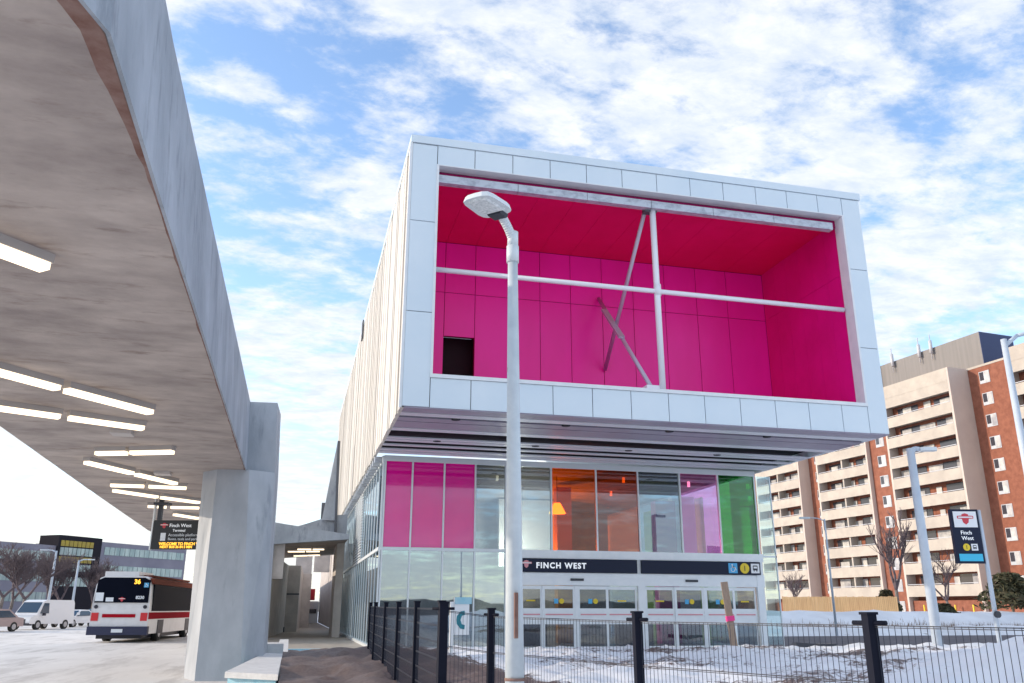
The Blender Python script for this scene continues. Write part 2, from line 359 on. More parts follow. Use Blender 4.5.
# ------------------------------------------------------------ station building
ST = thing('station_building', (12, 40, 0), 'transit station with a white framed box of magenta recess overhanging a coloured glass hall', 'building')
YF, XL, XR, ZB, ZT = 27.55, 3.07, 21.88, 8.05, 18.03
YG = 36.95; XG0, XG1 = 3.48, 21.34
OX0, OX1, OZ0, OZ1 = 4.02, 21.02, 9.22, 17.2
# backing of the frame
b = MB()
b.box(XL+.02, OX0-.01, YF+.03, YF+.45, ZB+.01, ZT-.01); b.box(OX1+.01, XR-.02, YF+.03, YF+.45, ZB+.01, ZT-.01)
b.box(OX0, OX1, YF+.03, YF+.6, ZB+.01, OZ0-.03); b.box(OX0, OX1, YF+.03, YF+.6, OZ1+.03, ZT-.01)
b.build('frame_backing', 'joint', ST)
b = MB(); g = .014
jt = [4.02,5.43,6.89,8.36,9.82,11.28,12.73,14.16,15.6,17.05,18.46,19.88,21.02]
for a, c in zip(jt, jt[1:]):
    b.box(a+g, c-g, YF-.02, YF+.03, OZ1+.03, ZT-g); b.box(a+g, c-g, YF-.02, YF+.03, ZB+.02, OZ0-.12)
for a, c in ((XL+.03, OX0-g), (OX1+g, XR-.03)):
    zs = [ZB+.02, 11.45, 14.9, ZT-g] if a < 5 else [ZB+.02, 11.5, 14.85, ZT-g]
    for z0, z1 in zip(zs, zs[1:]): b.box(a, c, YF-.02, YF+.03, z0+g, z1-g)
b.build('facade_panels', 'panel', ST)
b = MB()   # trim round the opening, parapet cap
b.box(OX0-.02, OX0+.07, YF-.05, YF+.5, OZ0, OZ1); b.box(OX1-.07, OX1+.02, YF-.05, YF+.5, OZ0, OZ1)
b.box(OX0-.02, OX1+.02, YF-.055, YF+.45, OZ1, OZ1+.04); b.box(OX0-.02, OX1+.02, YF-.07, YF+1.1, OZ0-.11, OZ0+.02)
b.build('opening_trim', 'trim_white', ST)
b = MB(); b.box(XL-.05, XR+.05, YF-.06, YF+.55, ZT+.01, ZT+.31); b.box(XL-.05, XL+.5, YF+.55, 77, ZT+.01, ZT+.31)
b.build('parapet_cap', 'panel', ST)
b = MB(); b.box(XL+.5, XR, YF+.55, 77, ZT-.1, ZT+.1); b.box(XR-.15, XR, YF+1.0, 77, ZB, ZT-.1); b.build('roof', 'panel', ST)
# side cladding: vertical ribs
b = MB(); y = YF+.02; random.seed(3)
while y < 77:
    wd = random.choice((.28,.34,.42,.5)); dpt = random.choice((0,.025,.05,.035))
    b.box(XL-.0-dpt, XL+.1, y, y+wd*.82, ZB-.03, ZT); b.box(XL+.03, XL+.1, y+wd*.82, y+wd, ZB-.03, ZT); y += wd
b.build('side_cladding', 'cladding', ST)
b = MB(); b.box(XL-.075, XL+.02, YF-.03, YF+.02, ZB-.03, ZT+.01); b.build('corner_trim', 'trim_white', ST)
b = MB(); b.box(XL-.12, XL-.05, 49.2, 49.9, 17.2, 18.36); b.build('scupper', 'joint', ST)
# recess
RB = 34.1
b = MB(); jb = [4.02,5.49,6.84,8.32,9.8,11.24,12.75,14.27,15.86,17.47,19.06,21.02]
for a, c in zip(jb, jb[1:]):
    for z0, z1 in ((9.1,14.78),(14.78,17.14)):
        if a == 5.49:
            if z0 < 10:
                b.box(a+.015, c-.015, RB, RB+.05, 12.8, z1-.015); continue
        b.box(a+.015, c-.015, RB, RB+.05, z0+.015, z1-.015)
b.build('recess_back_panels', 'magenta', ST)
b = MB(); b.box(4.0, 5.49, RB+.04, RB+.2, 9, 17.3); b.box(6.84, 21.05, RB+.04, RB+.2, 9, 17.3); b.box(5.49, 6.84, RB+.04, RB+.2, 12.8, 17.3)
b.build('recess_backing', 'joint_magenta', ST)
b = MB(); b.box(5.4, 6.9, RB+.9, RB+1.0, 9, 13); b.box(5.35, 5.45, RB+.2, RB+.9, 9, 13); b.box(6.88, 6.98, RB+.2, RB+.9, 9, 13); b.build('hatch', 'hatch_dark', ST)
ys_ = rng(YF+.455, RB, 1.1)
b = MB(); b2 = MB()
for a, c in zip(ys_, ys_[1:]):
    b.box(OX1, OX1+.1, a+.004, c-.004, 9.1, 14.8); b.box(OX1, OX1+.1, a+.004, c-.004, 14.81, 17.2)
    b2.box(OX0-.1, OX0, a+.004, c-.004, 9.1, 17.2)
b.build('recess_side_panel', 'magenta_side', ST); b2.build('recess_side_panel', 'magenta', ST)
b = MB()
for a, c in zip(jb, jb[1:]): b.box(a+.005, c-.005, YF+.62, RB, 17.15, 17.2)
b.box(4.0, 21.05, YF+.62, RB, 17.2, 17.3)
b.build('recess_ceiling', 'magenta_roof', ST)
b = MB(); b.box(4.0, 21.05, YF+.62, RB, 9.0, 9.1); b.build('recess_floor', 'magenta', ST)
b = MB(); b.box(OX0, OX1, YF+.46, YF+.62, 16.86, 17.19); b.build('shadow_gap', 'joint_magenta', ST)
b = MB()
for a, c in zip((4.05,7.15,9.9,12.55,15.2,17.9),(7.13,9.88,12.53,15.18,17.88,20.6)): b.box(a, c, YF+.15, YF+.42, 16.62, 16.93)
b.build('head_beam', 'galvanised', ST)
YB = 28.0
MB().tube((4.05, YB, 13.27), (20.85, YB, 13.22), .095, n=12).build('cross_tube', 'white_steel', ST)
MB().tube((12.72, YB-.05, 9.3), (12.68, YB-.05, 16.8), .12, n=12).tube((12.72,YB-.05,13.05),(12.72,YB-.05,13.5),.14,n=12).build('post', 'white_steel', ST)
MB().tube((12.45, YB+.15, 16.7), (12.75, 34.0, 11.75), .085, n=10).build('brace', 'brace_steel', ST)
bb = MB().tube((12.55, 34.0, 15.1), (12.45, YB+.2, 9.35), .085, n=10).build('brace', 'brace_steel', ST)
MB().beam((12.42, 33.0, 14.2), (12.40, 31.0, 12.3), .26, .10).build('turnbuckle', 'brace_steel', ST)
MB().box(12.1, 12.65, YB-.05, YB+.45, 9.24, 9.5).build('brace_foot', 'white_steel', ST)
MB().box(12.35, 12.85, YB-.1, YB+.2, 16.55, 16.9).build('brace_head', 'joint', ST)
# soffit under the box
b = MB(); b.box(XL+.05, XR-.05, YF+.05, YG+.4, ZB+.30, ZB+.36); b.build('soffit_backing', 'soffit_gap', ST)
b = MB(); bp_ = MB(); y = YF+.02
for wdt, gap in ((.66,.10),(.50,.28),(.58,.10),(1.05,.12),(.50,1.35),(.30,.14),(.40,.70),(.30,.75),(.4,.2),(.5,.1)):
    y1 = min(y+wdt, YG+.3)
    for a, c in zip((XL+.03, 7.8, 12.5, 17.2), (7.79, 12.49, 17.19, XR-.03)): (bp_ if wdt <= .51 else b).box(a, c, y, y1, ZB-.02, ZB+.03)
    y = y1+gap
b.build('soffit_planks', 'soffit_plank', ST); bp_.build('pale_soffit_planks', 'trim_soffit', ST)
for xx in (5.2, 9.3, 13.4, 17.5):
    for yy in (29.05, 33.2):
        MB().tube((xx, yy, ZB-.03), (xx, yy, ZB+.05), .16, n=16).build('downlight', 'soffit_gap', ST)
# glass hall front
mull = [3.56,4.75,6.16,7.56,8.95,11.07,13.22,15.28,17.39,19.37,21.30]
b = MB()
for x in mull: b.box(x-.035, x+.035, YG-.07, YG+.08, 4.12, ZB-.03)
for x in mull[:5]: b.box(x-.03, x+.03, YG-.07, YG+.08, .12, 3.99)
b.box(3.5, 9.0, YG-.075, YG+.09, 3.99, 4.12); b.box(3.5, 21.36, YG-.075, YG+.09, ZB-.27, ZB-.03)
b.box(3.5, 9.0, YG-.08, YG+.09, -.02, .12); b.build('mullions', 'frame_alu', ST)
cols = ['pink_glass']*3 + ['glass_clear','glass_clear','glass_orange','glass_amber','glass_clear','glass_rose','glass_green']
for x0, x1, c in zip(mull, mull[1:], cols): MB().box(x0+.035, x1-.035, YG, YG+.02, 4.12, ZB-.27).build('window_pane', c, ST)
for x0, x1 in zip(mull[:4], mull[1:5]): MB().box(x0+.03, x1-.03, YG, YG+.02, .12, 3.99).build('window_pane', 'glass_low', ST)
b = MB(); b.box(9.0, 21.42, YG-.1, YG+.12, 3.76, 4.12); b.box(9.0, 21.42, YG-.07, YG+.12, 2.62, 3.15); b.box(9.0, 21.36, YG-.02, YG+.12, 3.15, 3.76)
b.build('door_header', 'frame_white', ST)
# wing of clear glass past the right corner
b = MB(); b.box(21.42, 22.15, YG+.01, YG+.03, .1, 7.8); b.build('window_pane', 'glass_corner', ST)
b = MB(); b.box(21.42, 22.2, YG-.01, YG+.05, 3.98, 4.06); b.box(22.15, 22.2, YG-.01, YG+.05, 0, 7.8); b.build('wing_frame', 'frame_alu', ST)
b = MB(); b.box(XG1-.05, XG1, YG+.1, 62, .1, 7.9); b.build('side_glass', 'glass_corner', ST)
# doors
leaf = [(9.69,10.54),(10.74,12.02),(12.34,13.56),(13.70,14.96),(15.54,16.77),(16.96,18.20),(18.47,19.75),(19.89,20.88)]
for q in ((9.0,9.55,2.62),(15.08,15.40,2.62),(21.02,21.36,3.76)): MB().box(q[0], q[1], YG-.09, YG+.1, 0, q[2]).build('door_jamb', 'frame_white', ST)
for i, (a, c) in enumerate(leaf):
    yo = YG + (.05 if i % 4 in (0, 3) else 0)
    dr = MB(); a0, c0 = a-.08, c+.08
    dr.box(a0, a, yo, yo+.06, 0, 2.6); dr.box(c, c0, yo, yo+.06, 0, 2.6)
    dr.box(a, c, yo, yo+.06, 2.46, 2.6); dr.box(a, c, yo, yo+.06, 1.0, 1.66); dr.box(a, c, yo, yo+.06, 0, .08)
    d = dr.build('door', 'frame_white', ST)
    MB().box(a, c, yo+.02, yo+.035, 1.66, 2.46).build('door_glass', 'glass_door', d); MB().box(a, c, yo+.02, yo+.035, .08, 1.0).build('door_glass', 'glass_door', d)
    MB().box(a+.02, c-.02, yo-.03, yo, 1.38, 1.43).build('push_bar', 'logo_pink', d)
    m_ = (a+c)/2
    if i in (0,3,4,7): MB().box(m_-.2, m_+.2, yo+.005, yo+.018, 1.95, 2.01).build('sticker', 'icon_yellow', d)
    else:
        plate(circ(m_+.12, 1.96, .11), (0, yo+.012, 0), (1,0,0), (0,-1,0)).build('sticker', 'icon_yellow', d)
        plate(sq(m_-.22, m_-.04, 1.86, 2.06), (0, yo+.012, 0), (1,0,0), (0,-1,0)).build('sticker', 'icon_blue', d)
for x0, x1 in ((12.10,12.26),(18.28,18.39),(10.62,10.66),(16.85,16.88),(13.64,13.62+.0),(19.83,19.81)):
    if x1 > x0: MB().box(x0, x1, YG-.02, YG+.09, 0, 2.6).build('door_post', 'frame_white', ST)
for x in (12.2, 17.7): MB().box(x-.3, x+.3, YG-.13, YG-.06, 2.82, 2.92).build('door_sensor', 'dark_metal', ST)
# left glass wall
b = MB(); yy = YG
ysd = [YG] + [YG+1.45*i for i in range(1, 24)]
for y in ysd:
    b.box(XG0-.045, XG0+.03, y-.04, y+.04, .1, 4.0); b.box(XG0-.045, XG0+.03, y-.04, y+.04, 4.1, 7.95)
b.box(XG0-.07, XG0+.03, YG, ysd[-1], 3.98, 4.12); b.box(XG0-.07, XG0+.03, YG, ysd[-1], 7.7, 8.0); b.box(XG0-.14, XG0+.03, YG, ysd[-1], 0, .12)
b.build('side_mullions', 'frame_alu', ST)
for i, (a, c) in enumerate(zip(ysd, ysd[1:])):
    if 7 <= i <= 10:
        l = MB()
        for k in range(24): l.box(XG0-.09, XG0, a+.05, c-.05, 4.16+k*.148, 4.16+k*.148+.07)
        l.build('louvre', 'frame_alu', ST)
        MB().box(XG0-.02, XG0, a+.04, c-.04, 4.12, 7.7).build('window_pane', 'inner_dark', ST)
    else: MB().box(XG0-.02, XG0, a+.04, c-.04, 4.12, 7.7).build('window_pane', 'glass_low', ST)
    MB().box(XG0-.02, XG0, a+.04, c-.04, .12, 3.98).build('window_pane', 'glass_low', ST)
b = MB(); 
for k in range(36): MB().box(XL+.02, XG0-.08, YG+.2+k*.95, YG+.45+k*.95, 7.72, 7.98).build('bracket', 'galvanised', ST)
b = MB(); b.box(XG0+.02, XG0+.3, ysd[-1], 115, 0, 8.0); b.build('side_wall', 'concrete_wall', ST)
# interior
b = MB(); b.box(3.6, 21.2, YG+.15, 64, -.3, .02); b.build('hall_floor', 'inner_floor', ST)
b = MB(); b.box(3.6, 21.2, YG+.2, 64, 7.98, 8.02); b.build('hall_ceiling', 'inner_grey', ST)
b = MB(); b.box(3.7, 9.5, 46, 46.2, 0, 8); b.box(16, 21.2, 57, 57.2, 0, 8); b.box(9.5, 16, 52, 52.2, 0, 8); b.build('inner_wall', 'inner_grey', ST)
for hx_, hy_ in ((5.5,40.5),(9.5,41),(15.8,40),(19.6,40.5),(17,45)):
    MB().tube((hx_,hy_,7.7),(hx_,hy_,7.96),.07,n=14).build('hall_downlight', 'lamp_glow', ST)
b = MB(); b.box(9.5, 20.8, YG+2.4, YG+2.5, 2.9, 3.9); b.build('inner_beam', 'inner_dark', ST)
b = MB(); b.box(11.6, 15.6, 49.5, 49.9, 4.0, 7.9); b.build('inner_wall', 'inner_white', ST)  # pale wall added behind the orange panes so they glow brighter
b = MB(); b.box(13.2, 14.0, 43, 43.6, 0, 7.8); b.build('inner_pillar', 'inner_orange', ST)
b = MB(); b.box(17.9, 19.0, 41, 41.6, 0, 7.0); b.build('inner_panel', 'inner_magenta', ST)
b = MB(); b.box(19.3, 20.6, 42, 42.5, 0, 7.4); b.build('inner_panel', 'inner_white', ST)
b = MB(); b.box(21.0, 21.1, 42, 50, 0, 7.4); b.build('inner_panel', 'inner_green', ST)
b = MB(); b.box(5, 8, 42, 42.6, 0, 1.2); b.box(10, 12, 41, 41.5, 0, 1.1); b.box(15.5, 17.3, 40.6, 41.2, 0, 1.15); b.build('counter', 'inner_dark', ST)
pl = bpy.data.lights.new('hall_light', 'POINT'); pl.energy = 900; pl.color = (1,.84,.62); pl.shadow_soft_size = .3
po = bpy.data.objects.new('hall_light', pl); po.location = (12.0, 47.5, 4.6); COL.objects.link(po)
pen = thing('pendant_lamp', (12.35, 40.2, 6.0), 'glowing amber dome lamp hanging behind the orange glass pane', 'lamp')
MB().tube((12.35,40.2,6.1),(12.35,40.2,6.6),.42,.16,n=18).build('lamp_shade', 'pendant_glow', pen)
MB().tube((12.35,40.2,6.6),(12.35,40.2,7.95),.015,n=6).build('cord', 'dark_metal', pen)

# ------------------------------------------------------------ sign band over the doors
def emblem(parent, O, xd, nn, s, red='logo_red', wname='emblem'):
    e = plate([(-.5,.1),(-.5,.32),(-.12,.36),(-.1,.5),(.1,.5),(.12,.36),(.5,.32),(.5,.1),(.42,0),(.14,-.04),(.12,-.3),(0,-.48),(-.12,-.3),(-.14,-.04),(-.42,0)], (0,0,0), (1,0,0), (0,-1,0), .01)
    e = plate([(a*s, b_*s) for a, b_ in [(-.72,.05),(-.72,.27),(-.3,.3),(-.28,.42),(0,.5),(.28,.42),(.3,.3),(.72,.27),(.72,.05),(.3,.02),(.24,-.3),(0,-.48),(-.24,-.3),(-.3,.02)]], O, xd, nn, .01).build(wname, red, parent)
    O2 = Vector(O)+Vector(nn).normalized()*.012
    plate([(a*s,b_*s) for a,b_ in sq(-.64,.64,.10,.21)], O2, xd, nn, .006).build('emblem_bar', 'sign_white', e)
    return e
SG = thing('station_sign', (15.3, YG-.1, 3.15), 'long navy sign band reading FINCH WEST above the glass entrance doors', 'sign')
MB().box(9.42, 15.04, YG-.16, YG-.02, 3.17, 3.75).build('sign_panel', 'sign_navy', SG)
MB().box(15.26, 21.2, YG-.16, YG-.02, 3.17, 3.75).build('sign_panel', 'sign_navy', SG)
text('FINCH WEST', 'lettering', 'letter_white', SG, (10.30, YG-.17, 3.345), (1,0,0), .335, (0,-1,0), .008, sx=1.0, bold=.012, spc=1.24)
emblem(SG, (9.86, YG-.165, 3.5), (1,0,0), (0,-1,0), .34, 'logo_pink')
def icon_wheelchair(p, O, xd, nn, s):
    b = plate(sq(-s,s,-s,s), O, xd, nn, .012).build('icon', 'icon_blue', p)
    O2 = Vector(O)+Vector(nn).normalized()*.014
    w_ = plate([(x*s,y*s) for x,y in circ(-.15,.68,.15,10)], O2, xd, nn, .006)
    for poly in ([(-.25,.5),(-.05,.5),(0,.05),(.4,.05),(.6,-.45),(.75,-.4),(.5,.2),(.05,.22),(-.2,.1)],):
        q = plate([(x*s,y*s) for x,y in poly], O2, xd, nn, .006); w_.add(q.v, q.f)
    for i in range(14):
        a0 = rad(130+i*17); a1 = rad(130+(i+1)*17)
        q = plate([(s*(-.05+.5*math.cos(a0)), s*(-.25+.5*math.sin(a0))),(s*(-.05+.5*math.cos(a1)), s*(-.25+.5*math.sin(a1))),(s*(-.05+.38*math.cos(a1)), s*(-.25+.38*math.sin(a1))),(s*(-.05+.38*math.cos(a0)), s*(-.25+.38*math.sin(a0)))], O2, xd, nn, .006); w_.add(q.v, q.f)
    w_.build('icon_mark', 'sign_white', b)
def icon_bus(p, O, xd, nn, s):
    b = plate(sq(-s,s,-s,s), O, xd, nn, .012).build('icon', 'sign_white', p)
    O2 = Vector(O)+Vector(nn).normalized()*.014
    w_ = plate([(x*s,y*s) for x,y in [(-.55,-.4),(.55,-.4),(.55,.5),(.45,.62),(-.45,.62),(-.55,.5)]], O2, xd, nn, .006)
    for x in (-.42,.22):
        q = plate([(a*s,b_*s) for a,b_ in sq(x,x+.2,-.62,-.4)], O2, xd, nn, .006); w_.add(q.v,q.f)
    w_.build('icon_mark', 'dark_metal', b)
    O3 = Vector(O)+Vector(nn).normalized()*.022
    plate([(a*s,b_*s) for a,b_ in sq(-.4,.4,0,.4)], O3, xd, nn, .004).build('icon_mark', 'sign_white', b)
def icon_line(p, O, xd, nn, s, num='1'):
    b = plate(circ(0,0,s,24), O, xd, nn, .012).build('icon', 'icon_yellow', p)
    O2 = Vector(O)+Vector(nn).normalized()*.016 - Vector(xd).normalized()*s*.36 + Vector((0,0,-s*.5))
    text(num, 'icon_mark', 'dark_metal', b, O2, xd, s*1.45, nn, .004)
icon_wheelchair(SG, (19.78, YG-.165, 3.46), (1,0,0), (0,-1,0), .225)
icon_line(SG, (20.38, YG-.165, 3.46), (1,0,0), (0,-1,0), .235)
icon_bus(SG, (20.92, YG-.165, 3.46), (1,0,0), (0,-1,0), .215)

# ------------------------------------------------------------ bus canopy (left)
CN = thing('bus_canopy', (-2, 22, 0), 'long faceted concrete canopy over the bus bay on a slanted column', 'canopy')
XE = -1.39
top = lambda y: 6.6 + .35*sstep(8, 23, y)
b = MB()
poly = [(-1.60,4.2),(-1.375,4.86),(-1.39,7.2),(-1.39,23.2),(-2.2,30),(-2.5,54),(-6.28,54),(-6.55,42),(-6.1,27),(-5.78,18),(-6.0,10),(-7.5,3),(-9,-8),(-2.6,-8),(-1.9,3.4)]
b.loft([(x,y,5.0) for x,y in poly], [(x-(.12 if x>-3 else 0),y,5.0+(1.5 if x>-3 and y<25 else .25)+(.27 if x>-1.5 and y>20 else 0)) for x,y in poly])
sl_ = b.build('roof_slab', 'concrete_soffit', CN)
b = MB(); fp = [(-1.90,3.4),(-1.60,4.2),(-1.375,4.86),(-1.385,7.2),(-1.385,23.25)]
tz = [6.74,6.72,6.70,6.62,6.88]; k_ = -.10
for i in range(4):
    (x0,y0),(x1,y1) = fp[i], fp[i+1]
    b.loft([(x0,y0,4.98),(x0+.03,y0,4.98),(x0+.03+k_,y0,tz[i]),(x0+k_,y0,tz[i])], [(x1,y1,4.98),(x1+.03,y1,4.98),(x1+.03+k_,y1,tz[i+1]),(x1+k_,y1,tz[i+1])])
b.build('fascia', 'concrete_fascia', CN)
b = MB(); n_ = 90; V = []
for i in range(n_+1):
    y = 3.6 + i*(23-3.6)/n_
    xe = -1.375+(y-4.86)*.30 if y < 4.86 else -1.386
    wd_ = .15 if y < 4.86 else .012+.135*max(0, 1-(y-4.86)/1.8)
    wd_ += .035*abs(fbm(y, 1, 1.1))+.02*math.sin(y*2.3)*fbm(y, 4, .5)
    V += [(xe, y, 4.993), (xe-max(.02, wd_), y, 4.9985)]
b.add(V, [(2*i,2*i+1,2*i+3,2*i+2) for i in range(n_)]); b.build('stained_edge', 'rust_stain', CN)
b = MB()
bot = [(-2.38,23.22,0),(-2.03,22.2,0),(-1.0,21.95,0),(-.54,22.6,0),(-.50,24.6,0),(-2.2,24.8,0)]
tpp = [(-2.47,23.3,5.0),(-2.08,22.75,5.0),(-1.29,22.60,5.0),(-.66,22.95,5.0),(-.60,24.4,5.0),(-2.3,24.7,5.0)]
b.loft(bot, tpp)
b.build('column', 'concrete_column', CN)
b = MB(); b.loft([(-1.40,23.0,5.002),(-.66,22.95,5.002),(-.60,24.4,5.002),(-1.40,24.4,5.002)], [(-1.52,23.0,6.87),(-.75,22.95,6.87),(-.68,24.4,6.87),(-1.52,24.4,6.87)])
b.build('column_head', 'concrete_column', CN)
b = MB()
for (x, y) in ((-3.55,18.15),(-3.5,23.6)): MB().box(x-.2, x+.2, y-.2, y+.2, 4.93, 4.999).build('ceiling_plate', 'concrete_wall', CN)

LP = [((-3.55,7.75),(-2.64,8.79)), ((-4.6,13.0),(-3.77,14.10)), ((-3.69,14.2),(-2.62,15.55)), ((-5.2,15.82),(-4.25,16.34)), ((-4.15,16.4),(-2.96,17.05)),
      ((-4.44,20.25),(-3.75,20.0)), ((-3.68,19.97),(-2.74,19.6)), ((-4.92,21.6),(-4.15,23.1)), ((-4.08,23.3),(-3.31,24.8)),
      ((-5.13,25.62),(-4.23,25.6)), ((-4.14,25.6),(-3.11,25.7)), ((-5.25,26.8),(-4.23,28.05)), ((-4.13,28.15),(-3.12,29.2)),
      ((-4.92,30.8),(-4.30,30.85)), ((-4.2,30.9),(-3.26,30.8)), ((-4.36,33.3),(-3.66,34.5))]
words = ['cut off by the left edge, nearest the camera', 'left half of the second row from the camera', 'right half of the second row from the camera', 'left half of the third row from the camera', 'right half of the third row from the camera',
         'left half of the short fourth row', 'right half of the short fourth row', 'left half of the slanting fifth row', 'right half of the slanting fifth row',
         'left half of the sixth row', 'right half of the sixth row', 'left half of the seventh row', 'right half of the seventh row',
         'left half of the eighth row', 'right half of the eighth row', 'the farthest one']
def ceil_lamp(a, c, z, wd, label, grp):
    a = Vector((*a, z)); c = Vector((*c, z)); t = thing('ceiling_lamp', (a+c)/2, label, 'ceiling lamp', grp)
    u = (c-a).normalized(); v = Vector((-u.y, u.x, 0))
    def bar(i, w0, z0, z1):
        P = [a+u*i+v*w0, c-u*i+v*w0, c-u*i-v*w0, a+u*i-v*w0]
        return MB().loft([(p.x,p.y,z0) for p in P], [(p.x,p.y,z1) for p in P])
    bar(0, wd/2+.012, z+.045, z+.14).build('housing', 'lamp_body', t); bar(.02, wd/2-.004, z-.03, z+.045).build('diffuser', 'lamp_glow', t)
    return t
for (a, c), wds in zip(LP, words): ceil_lamp(a, c, 4.86, .17, 'lit tube lamp under the concrete canopy, '+wds, 'lit lamps under the bus canopy')

# hanging board
HB = thing('hanging_board', (-3.6, 28.8, 3.35), 'black departure board hanging under the canopy with glowing orange text line', 'sign')
hx = Vector((.969,-.245,0)); hn = Vector((-.245,-.969,0)); O = Vector((-4.36, 28.92, 0))
b = MB(); b.lbox(O, hx, -hn, 0, 2.0, 0, .12, 3.36, 4.25); b.build('board', 'board_black', HB)
b = MB(); b.lbox(O, hx, -hn, -.06, -.02, 0, .12, 3.34, 4.98); b.build('edge_strip', 'frame_white', HB)
b = MB(); b.lbox(O, hx, -hn, .08, .2, .0, .12, 4.25, 4.99); b.lbox(O, hx, -hn, -.05, .42, -.1, .2, 4.72, 4.80); b.build('hanger', 'dark_metal', HB)
F_ = O + hn*.004
text('Finch West', 'lettering', 'letter_white', HB, F_+hx*.5+Vector((0,0,4.04)), hx, .15, hn, .004)
text('Terminal', 'lettering', 'letter_white', HB, F_+hx*.62+Vector((0,0,3.90)), hx, .11, hn, .004)
text('Accessible platform', 'lettering', 'bus_number', HB, F_+hx*.5+Vector((0,0,3.76)), hx, .12, hn, .004)
text('Buses, taxis and parking', 'lettering', 'bus_number', HB, F_+hx*.5+Vector((0,0,3.64)), hx, .11, hn, .004)
text('WELCOME TO FINCH WEST', 'display_text', 'led_orange', HB, F_+hx*.24+Vector((0,0,3.49)), hx, .115, hn, .004, bold=.004)
text('NEXT BUS 36 IN 5 MIN', 'display_text', 'led_orange', HB, F_+hx*.28+Vector((0,0,3.40)), hx, .10, hn, .004, bold=.004)
emblem(HB, F_+hx*.34+Vector((0,0,4.08)), hx, hn, .17)
plate(sq(.26,.42,3.62,3.86), F_, hx, hn, .008).build('icon', 'bus_number', HB)

# ------------------------------------------------------------ passage beyond: second canopy, walls
C2 = thing('walkway_canopy', (.7, 52, 0), 'low grey concrete canopy bridging the walkway beside the glass hall', 'canopy')
b = MB()
b.loft([(-1.4,50,5.03),(2.95,50,5.40),(2.95,50,5.66),(-1.4,50,6.26)], [(-1.4,50.4,5.03),(2.95,50.4,5.40),(2.95,50.4,5.66),(-1.4,50.4,6.26)])
b.build('fascia', 'concrete_fascia', C2)
b = MB(); b.loft([(-1.4,50.4,5.1),(2.95,50.4,5.46),(2.95,50.4,5.64),(-1.4,50.4,6.2)], [(-1.4,66,5.1),(2.95,66,5.46),(2.95,66,5.6),(-1.4,66,6.1)]); b.build('roof_slab', 'concrete_soffit', C2)
b = MB(); b.loft([(-.3,52,6.1),(2.0,52,6.9),(2.9,52,7.0),(2.9,52,5.7),(-.3,52,5.9)], [(-.3,60,6.1),(2.0,60,6.9),(2.9,60,7.0),(2.9,60,5.7),(-.3,60,5.9)]); b.build('upstand', 'concrete_fascia', C2)
b = MB(); b.loft([(1.42,51.8,6.6),(2.18,51.8,6.6),(2.18,51.8,11.3),(2.03,51.8,11.35)], [(1.42,52.1,6.6),(2.18,52.1,6.6),(2.18,52.1,11.3),(2.03,52.1,11.35)]); b.build('fin', 'concrete_fascia', C2)
b = MB(); b.loft([(2.18,51.75,5.75),(2.32,51.75,5.75),(2.18,51.75,11.35),(2.03,51.75,11.35)], [(2.18,52.1,5.75),(2.32,52.1,5.75),(2.18,52.1,11.35),(2.03,52.1,11.35)]); b.build('fin_edge', 'joint', C2)
b = MB(); b.box(1.45,1.72,56,56.2,6.9,8.1); b.build('vent_slot', 'joint', C2)
b = MB(); b.box(-1.4,-.55,50.45,51.6,3.2,5.1); b.build('hanging_beam', 'concrete_wall', C2)
b = MB(); b.box(-1.45,-1.15,50.1,52.2,0,5.1); b.build('column', 'joint', C2)
b = MB(); b.box(2.5,2.95,54,58,0,5.5); b.build('side_panel', 'concrete_wall', C2)
L2 = [((-.35,53.6),(.45,53.4)),((.55,53.4),(1.2,53.2)),((-.9,56),(.1,55.6)),((.2,55.5),(1.0,55.2)),((-.5,60.5),(.3,59.8)),((.4,59.7),(1.1,59))]
wd2 = ['left half of the nearest row','right half of the nearest row','left half of the middle row','right half of the middle row','left half of the farthest row','right half of the farthest row']
for (a, c), w_ in zip(L2, wd2): ceil_lamp((a[0]+.5,a[1]), (c[0]+.5,c[1]), 5.0, .2, 'lit tube lamp under the low walkway canopy, '+w_, 'lit lamps under the walkway canopy')
W1 = thing('concrete_wall', (-1, 70, 0), 'tall board marked concrete wall along the left of the walkway', 'wall')
b = MB(); pts = [(-1.2,53.5),(-.8,60),(-.35,67),(.55,67.3),(.9,82),(1.7,82.3),(2.0,118),(-1.2,118)]
b.prism(pts, 0, 4.7); b.build('wall', 'concrete_wall', W1)
b = MB(); b.box(-.34,.56,66.93,66.99,2.6,2.7); b.box(-1.0,-.3,66.5,66.9,0,.35); b.build('band', 'joint', W1)
b = MB(); b.box(.2,1.8,90,90.6,4.7,8); b.box(1.9,3.4,86,86.6,5.0,9); b.build('upper_wall', 'concrete_wall', W1)
tag(MB().box(2.0,2.75,108,108.4,2.6,3.9).build('red_panel', 'red_wall'), 'small red panel at the far end of the walkway', 'sign')
FB = thing('end_kiosk', (2.6,112,0), 'small white kiosk closing the far end of the walkway below the red panel', 'kiosk')
MB().box(2.05,3.3,110,112,0,2.5).build('wall', 'frame_white', FB); MB().box(2.2,3.1,109.95,109.99,1.1,1.6).build('window', 'window_dark', FB)

